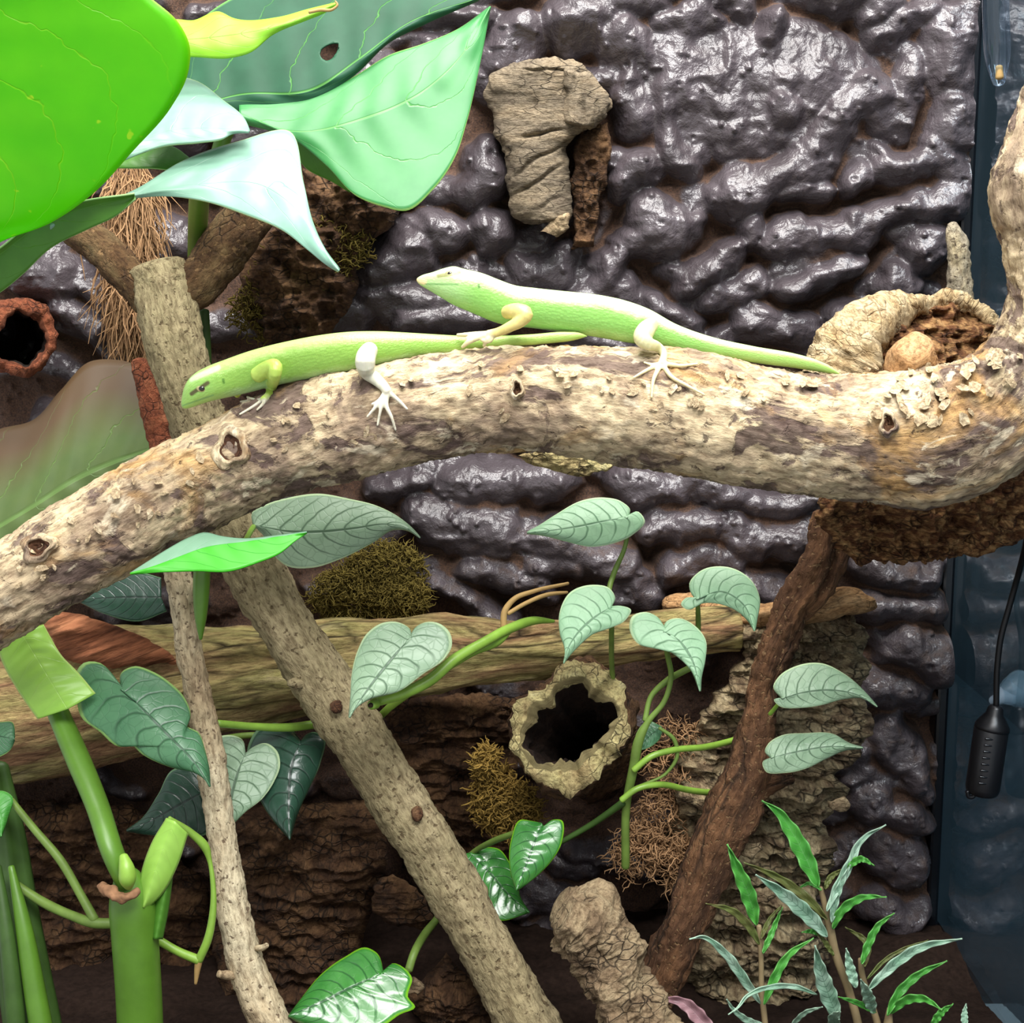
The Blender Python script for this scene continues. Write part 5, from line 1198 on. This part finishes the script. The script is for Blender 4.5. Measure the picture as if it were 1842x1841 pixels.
for pts, w, m_, y2 in [([(1361, 1665), (1346, 1610), (1325, 1560), (1308, 1519)], 30, G_, 0.0), ([(1366, 1700), (1349, 1670), (1318, 1640), (1269, 1626)], 16, Bn, 0.0), ([(1368, 1690), (1385, 1655), (1406, 1629)], 10, Bn, 0.03),
                        ([(1372, 1716), (1388, 1680), (1400, 1650), (1408, 1632)], 12, G_, 0.02), ([(1368, 1806), (1338, 1762), (1300, 1712), (1262, 1686), (1240, 1690)], 19, A_, -0.01), ([(1374, 1808), (1390, 1768), (1420, 1718), (1464, 1688)], 18, G_, 0.01),
                        ([(1470, 1790), (1430, 1776), (1390, 1776), (1345, 1792), (1324, 1816), (1310, 1826)], 11, A_, -0.01), ([(1376, 1846), (1340, 1834), (1318, 1815), (1307, 1798)], 13, A_, 0.0)]:
    lance(s1, pts, w, 0.018, m_, y2=y2)
s2 = thing('narrow_sprig', 'taller narrow-leaved sprig bearing a broad bright green blade at its top', 'plant', P(1548, 2040, 0.03))
tube('sprig_stem', [(1552, 2040, 0.03, 9), (1543, 1841, 0.03, 8), (1525, 1777, 0.03, 8), (1503, 1716, 0.03, 8), (1492, 1666, 0.03, 8), (1484, 1630, 0.03, 6), (1476, 1598, 0.03, 5)], M['sprigstem'], s2, n=60, m=12)
for pts, w, m_, y2 in [([(1472, 1596), (1452, 1550), (1420, 1490), (1396, 1458), (1370, 1441)], 34, G_, 0.02), ([(1488, 1655), (1455, 1620), (1400, 1580), (1338, 1552)], 18, Bn, 0.02), ([(1488, 1686), (1462, 1656), (1410, 1610), (1359, 1574)], 30, A_, 0.0),
                        ([(1487, 1640), (1505, 1600), (1528, 1556), (1550, 1512), (1594, 1484)], 18, A_, 0.03), ([(1496, 1660), (1505, 1610), (1518, 1580), (1530, 1556)], 16, A_, 0.02), ([(1524, 1562), (1548, 1546), (1573, 1558)], 14, G_, 0.02),
                        ([(1498, 1672), (1512, 1642), (1550, 1616), (1595, 1614)], 18, G_, 0.01), ([(1484, 1684), (1462, 1676), (1442, 1678)], 12, G_, 0.02), ([(1484, 1600), (1494, 1580), (1520, 1562)], 12, Bn, 0.03), ([(1478, 1602), (1458, 1590), (1434, 1600)], 8, G_, 0.03),
                        ([(1500, 1720), (1480, 1690), (1468, 1676)], 10, Bn, 0.02)]:
    lance(s2, pts, w, 0.028, m_, y2=y2)
s3 = thing('narrow_sprig', 'low spreading narrow-leaved sprig beside the glass pane', 'plant', P(1590, 2040, 0.03))
tube('sprig_stem', [(1590, 2040, 0.03, 11), (1578, 1841, 0.03, 7), (1562, 1790, 0.03, 6), (1550, 1750, 0.03, 6), (1548, 1726, 0.03, 5)], M['sprigstem'], s3, n=50, m=12)
tube('sprig_stem', [(1600, 2040, 0.025, 10), (1598, 1841, 0.025, 9), (1600, 1815, 0.025, 5)], M['sprigstem'], s3, n=30, m=12)
for pts, w, m_, y2 in [([(1508, 1836), (1490, 1790), (1474, 1740), (1466, 1701)], 34, A_, 0.0), ([(1550, 1735), (1562, 1700), (1580, 1666), (1609, 1643)], 16, G_, 0.02), ([(1560, 1762), (1590, 1730), (1630, 1706), (1670, 1692)], 8, Bn, 0.03), ([(1561, 1782), (1590, 1752), (1650, 1708), (1731, 1689)], 20, A_, 0.01),
                        ([(1596, 1828), (1615, 1790), (1650, 1756), (1704, 1729)], 18, G_, 0.02), ([(1602, 1824), (1630, 1800), (1662, 1798), (1695, 1818)], 18, G_, 0.0), ([(1572, 1824), (1560, 1790), (1548, 1762)], 24, A_, 0.0), ([(1676, 1850), (1690, 1826), (1715, 1806)], 16, G_, 0.02), ([(1736, 1850), (1735, 1826), (1738, 1806)], 14, A_, 0.03),
                        ([(1576, 1822), (1545, 1806), (1508, 1794)], 12, G_, 0.0), ([(1540, 1778), (1530, 1745), (1522, 1706)], 20, A_, 0.02), ([(1420, 1850), (1450, 1822), (1480, 1812)], 10, A_, 0.0), ([(1505, 1850), (1500, 1832), (1512, 1820)], 24, A_, -0.005), ([(1555, 1740), (1560, 1700), (1520, 1668)], 14, Bn, 0.04)]:
    lance(s3, pts, w, 0.024, m_, y2=y2)
s4 = thing('pink_sprig', 'dusky pink narrow leaf beside the pale crackled cork branch', 'plant', P(1290, 1960, 0.03))
lance(s4, [(1288, 1870), (1262, 1836), (1230, 1806), (1184, 1795)], 30, 0.03, K_)
tube('sprig_stem', [(1300, 2040, 0.03, 8), (1298, 1930, 0.03, 7), (1286, 1866, 0.03, 5)], M['sprigstem'], s4, n=20, m=10)

# ------------------------------------------------------------------ probe on its cable
tp = thing('sensor_probe', 'black slotted sensor probe hanging on a cable by the glass', 'probe', P(1770, 1430, 0.10))
yp = 0.105
def lathe(name, a, b, prof, mat, parent, m=40):
    """prof: (fraction from a to b, radius px)"""
    A0 = P(*a); B0 = P(*b); ax = B0 - A0
    C = np.array([A0 + ax * f for f, _ in prof]); R = np.array([r for _, r in prof]) * S(a[2])
    V, F, G = tube_geo(C, R, m, None, 0, (0.15, 0.15))
    return mk(name, V, F, mat, parent, attrs={'grain': G})
lathe('probe_body', (1784, 1308, yp), (1766, 1428, yp), [(0, 28), (0.03, 31), (0.9, 31), (0.97, 29), (1, 26)], M['probe'], tp)
lathe('probe_cap', (1792, 1270, yp), (1784, 1312, yp), [(0, 11), (0.1, 14), (0.35, 16), (0.6, 24), (0.85, 31), (1, 31.5)], M['probe'], tp)
for k in range(8):
    f = 0.18 + k * 0.095
    a = P(1784 - 18 * f - 8, 1308 + 120 * f, yp - 0.0086); b = P(1784 - 18 * f + 12, 1308 + 120 * f + 2, yp - 0.0082)
    C = np.array([a, (a + b) / 2, b]); V, F, G = tube_geo(C, np.array([0.0006] * 3), 8)
    mk('slot', V, F, M['silicone'], tp, attrs={'grain': G})
tube('eyelet', [(1740, 1424, yp - 0.002, 4), (1743, 1434, yp - 0.002, 4), (1750, 1434, yp - 0.002, 4), (1754, 1426, yp - 0.002, 4)], M['probe'], tp, n=20, m=10)
tube('cable', [(1792, 1275, yp, 5.5), (1794, 1200, yp, 5.5), (1800, 1150, yp, 5.5), (1816, 1090, yp, 5.5), (1830, 1040, yp - 0.004, 5.5), (1845, 980, yp - 0.02, 5.5), (1856, 900, yp - 0.03, 5.5), (1900, 500, yp - 0.03, 5.5), (1900, -200, yp - 0.03, 5.5)], M['cable'], tp, n=120, m=12)
tube('suction_cup', [(1786, 1262, yp + 0.004, 9), (1800, 1255, yp + 0.008, 13), (1822, 1245, yp + 0.014, 28), (1838, 1240, yp + 0.018, 36)], M['cup'], tp, n=20, m=26)
o = thing('suction_hook', 'clear plastic suction hook high on the glass pane', 'hook', P(1790, 150, 0.12))
tube('hook_stem', [(1790, -60, 0.125, 22), (1792, 40, 0.125, 22), (1795, 110, 0.125, 20), (1797, 150, 0.125, 10)], M['clear'], o, n=40, m=24)
tube('hook_tip', [(1797, 120, 0.122, 6), (1798, 140, 0.122, 7)], M['drystem'], o, n=8, m=12)

# ------------------------------------------------------------------ moss and roots
def strands(name, label, cat, spots, mat, count, ln, rad, seed, wild=1.0, gravity=0.0):
    rs = np.random.default_rng(seed)
    Vs, Q, T3 = [], [], []; cnt = 0
    for k in range(count):
        cx, cy, rx, ry, y = spots[int(rs.integers(0, len(spots)))]
        a = rs.uniform(0, 6.28); r = math.sqrt(rs.uniform(0, 1))
        px, py = cx + rx * r * math.cos(a), cy + ry * r * math.sin(a)
        p = P(px, py, y - 0.012 * math.sqrt(max(1 - r * r, 0)) * rs.uniform(0.2, 1.0))
        d = rs.normal(0, 1, 3); d[2] -= gravity; d /= np.linalg.norm(d)
        pts = [p]; L = ln * rs.uniform(0.5, 1.3)
        for s in range(5):
            d = d + rs.normal(0, 0.45 * wild, 3); d[2] -= gravity * 0.3; d /= np.linalg.norm(d)
            pts.append(pts[-1] + d * L / 5)
        C = np.array(pts); m = 4
        T, N, B = frames(C)
        R = rad * rs.uniform(0.6, 1.3) * np.array([0.7, 1, 1, 0.9, 0.7, 0.3])
        th = np.arange(m) * math.pi / 2
        V = C[:, None] + (N[:, None] * np.cos(th)[None, :, None] + B[:, None] * np.sin(th)[None, :, None]) * R[:, None, None]
        Vs.append(V.reshape(-1, 3)); Q.append(grid_faces(6, m, True) + cnt); cnt += 6 * m
    o = mk(name, np.concatenate(Vs), np.concatenate(Q), mat)
    o['kind'] = 'stuff'
    return tag(o, label, cat)
strands('moss', 'olive brown moss tuft between the heart leaf and the weathered log', 'moss', [(690, 1030, 75, 55, 0.17), (640, 1070, 80, 50, 0.17), (720, 1080, 50, 40, 0.165)], M['mossgreen'], 5200, 0.009, 0.00036, 3, wild=2.2)
strands('moss', 'golden dry moss tuft left of the cork tube mouth', 'moss', [(895, 1440, 45, 60, 0.12), (930, 1460, 40, 50, 0.115), (875, 1375, 18, 30, 0.12)], M['moss'], 2600, 0.008, 0.00055, 4, wild=2.2)
strands('moss', 'tangled brown root moss under the climbing vine stems', 'moss', [(1150, 1530, 50, 50, 0.12), (1230, 1560, 40, 50, 0.12), (1220, 1370, 60, 80, 0.13), (1190, 1480, 50, 60, 0.13)], M['root'], 1500, 0.012, 0.0004, 5, wild=2.0, gravity=0.3)
strands('moss', 'dark mossy fibres on the craggy cork under the split leaf', 'moss', [(540, 500, 90, 60, 0.165), (600, 440, 70, 60, 0.16), (470, 560, 60, 50, 0.165)], M['mossgreen'], 1800, 0.007, 0.0004, 6, wild=2.0)
strands('hanging_roots', 'bundle of tan hanging roots behind the forked branch', 'roots', [(235, 330, 44, 50, 0.168), (235, 400, 40, 60, 0.168), (225, 480, 38, 50, 0.168), (240, 550, 30, 50, 0.168)], M['root'], 1100, 0.034, 0.00042, 7, wild=0.9, gravity=2.2)
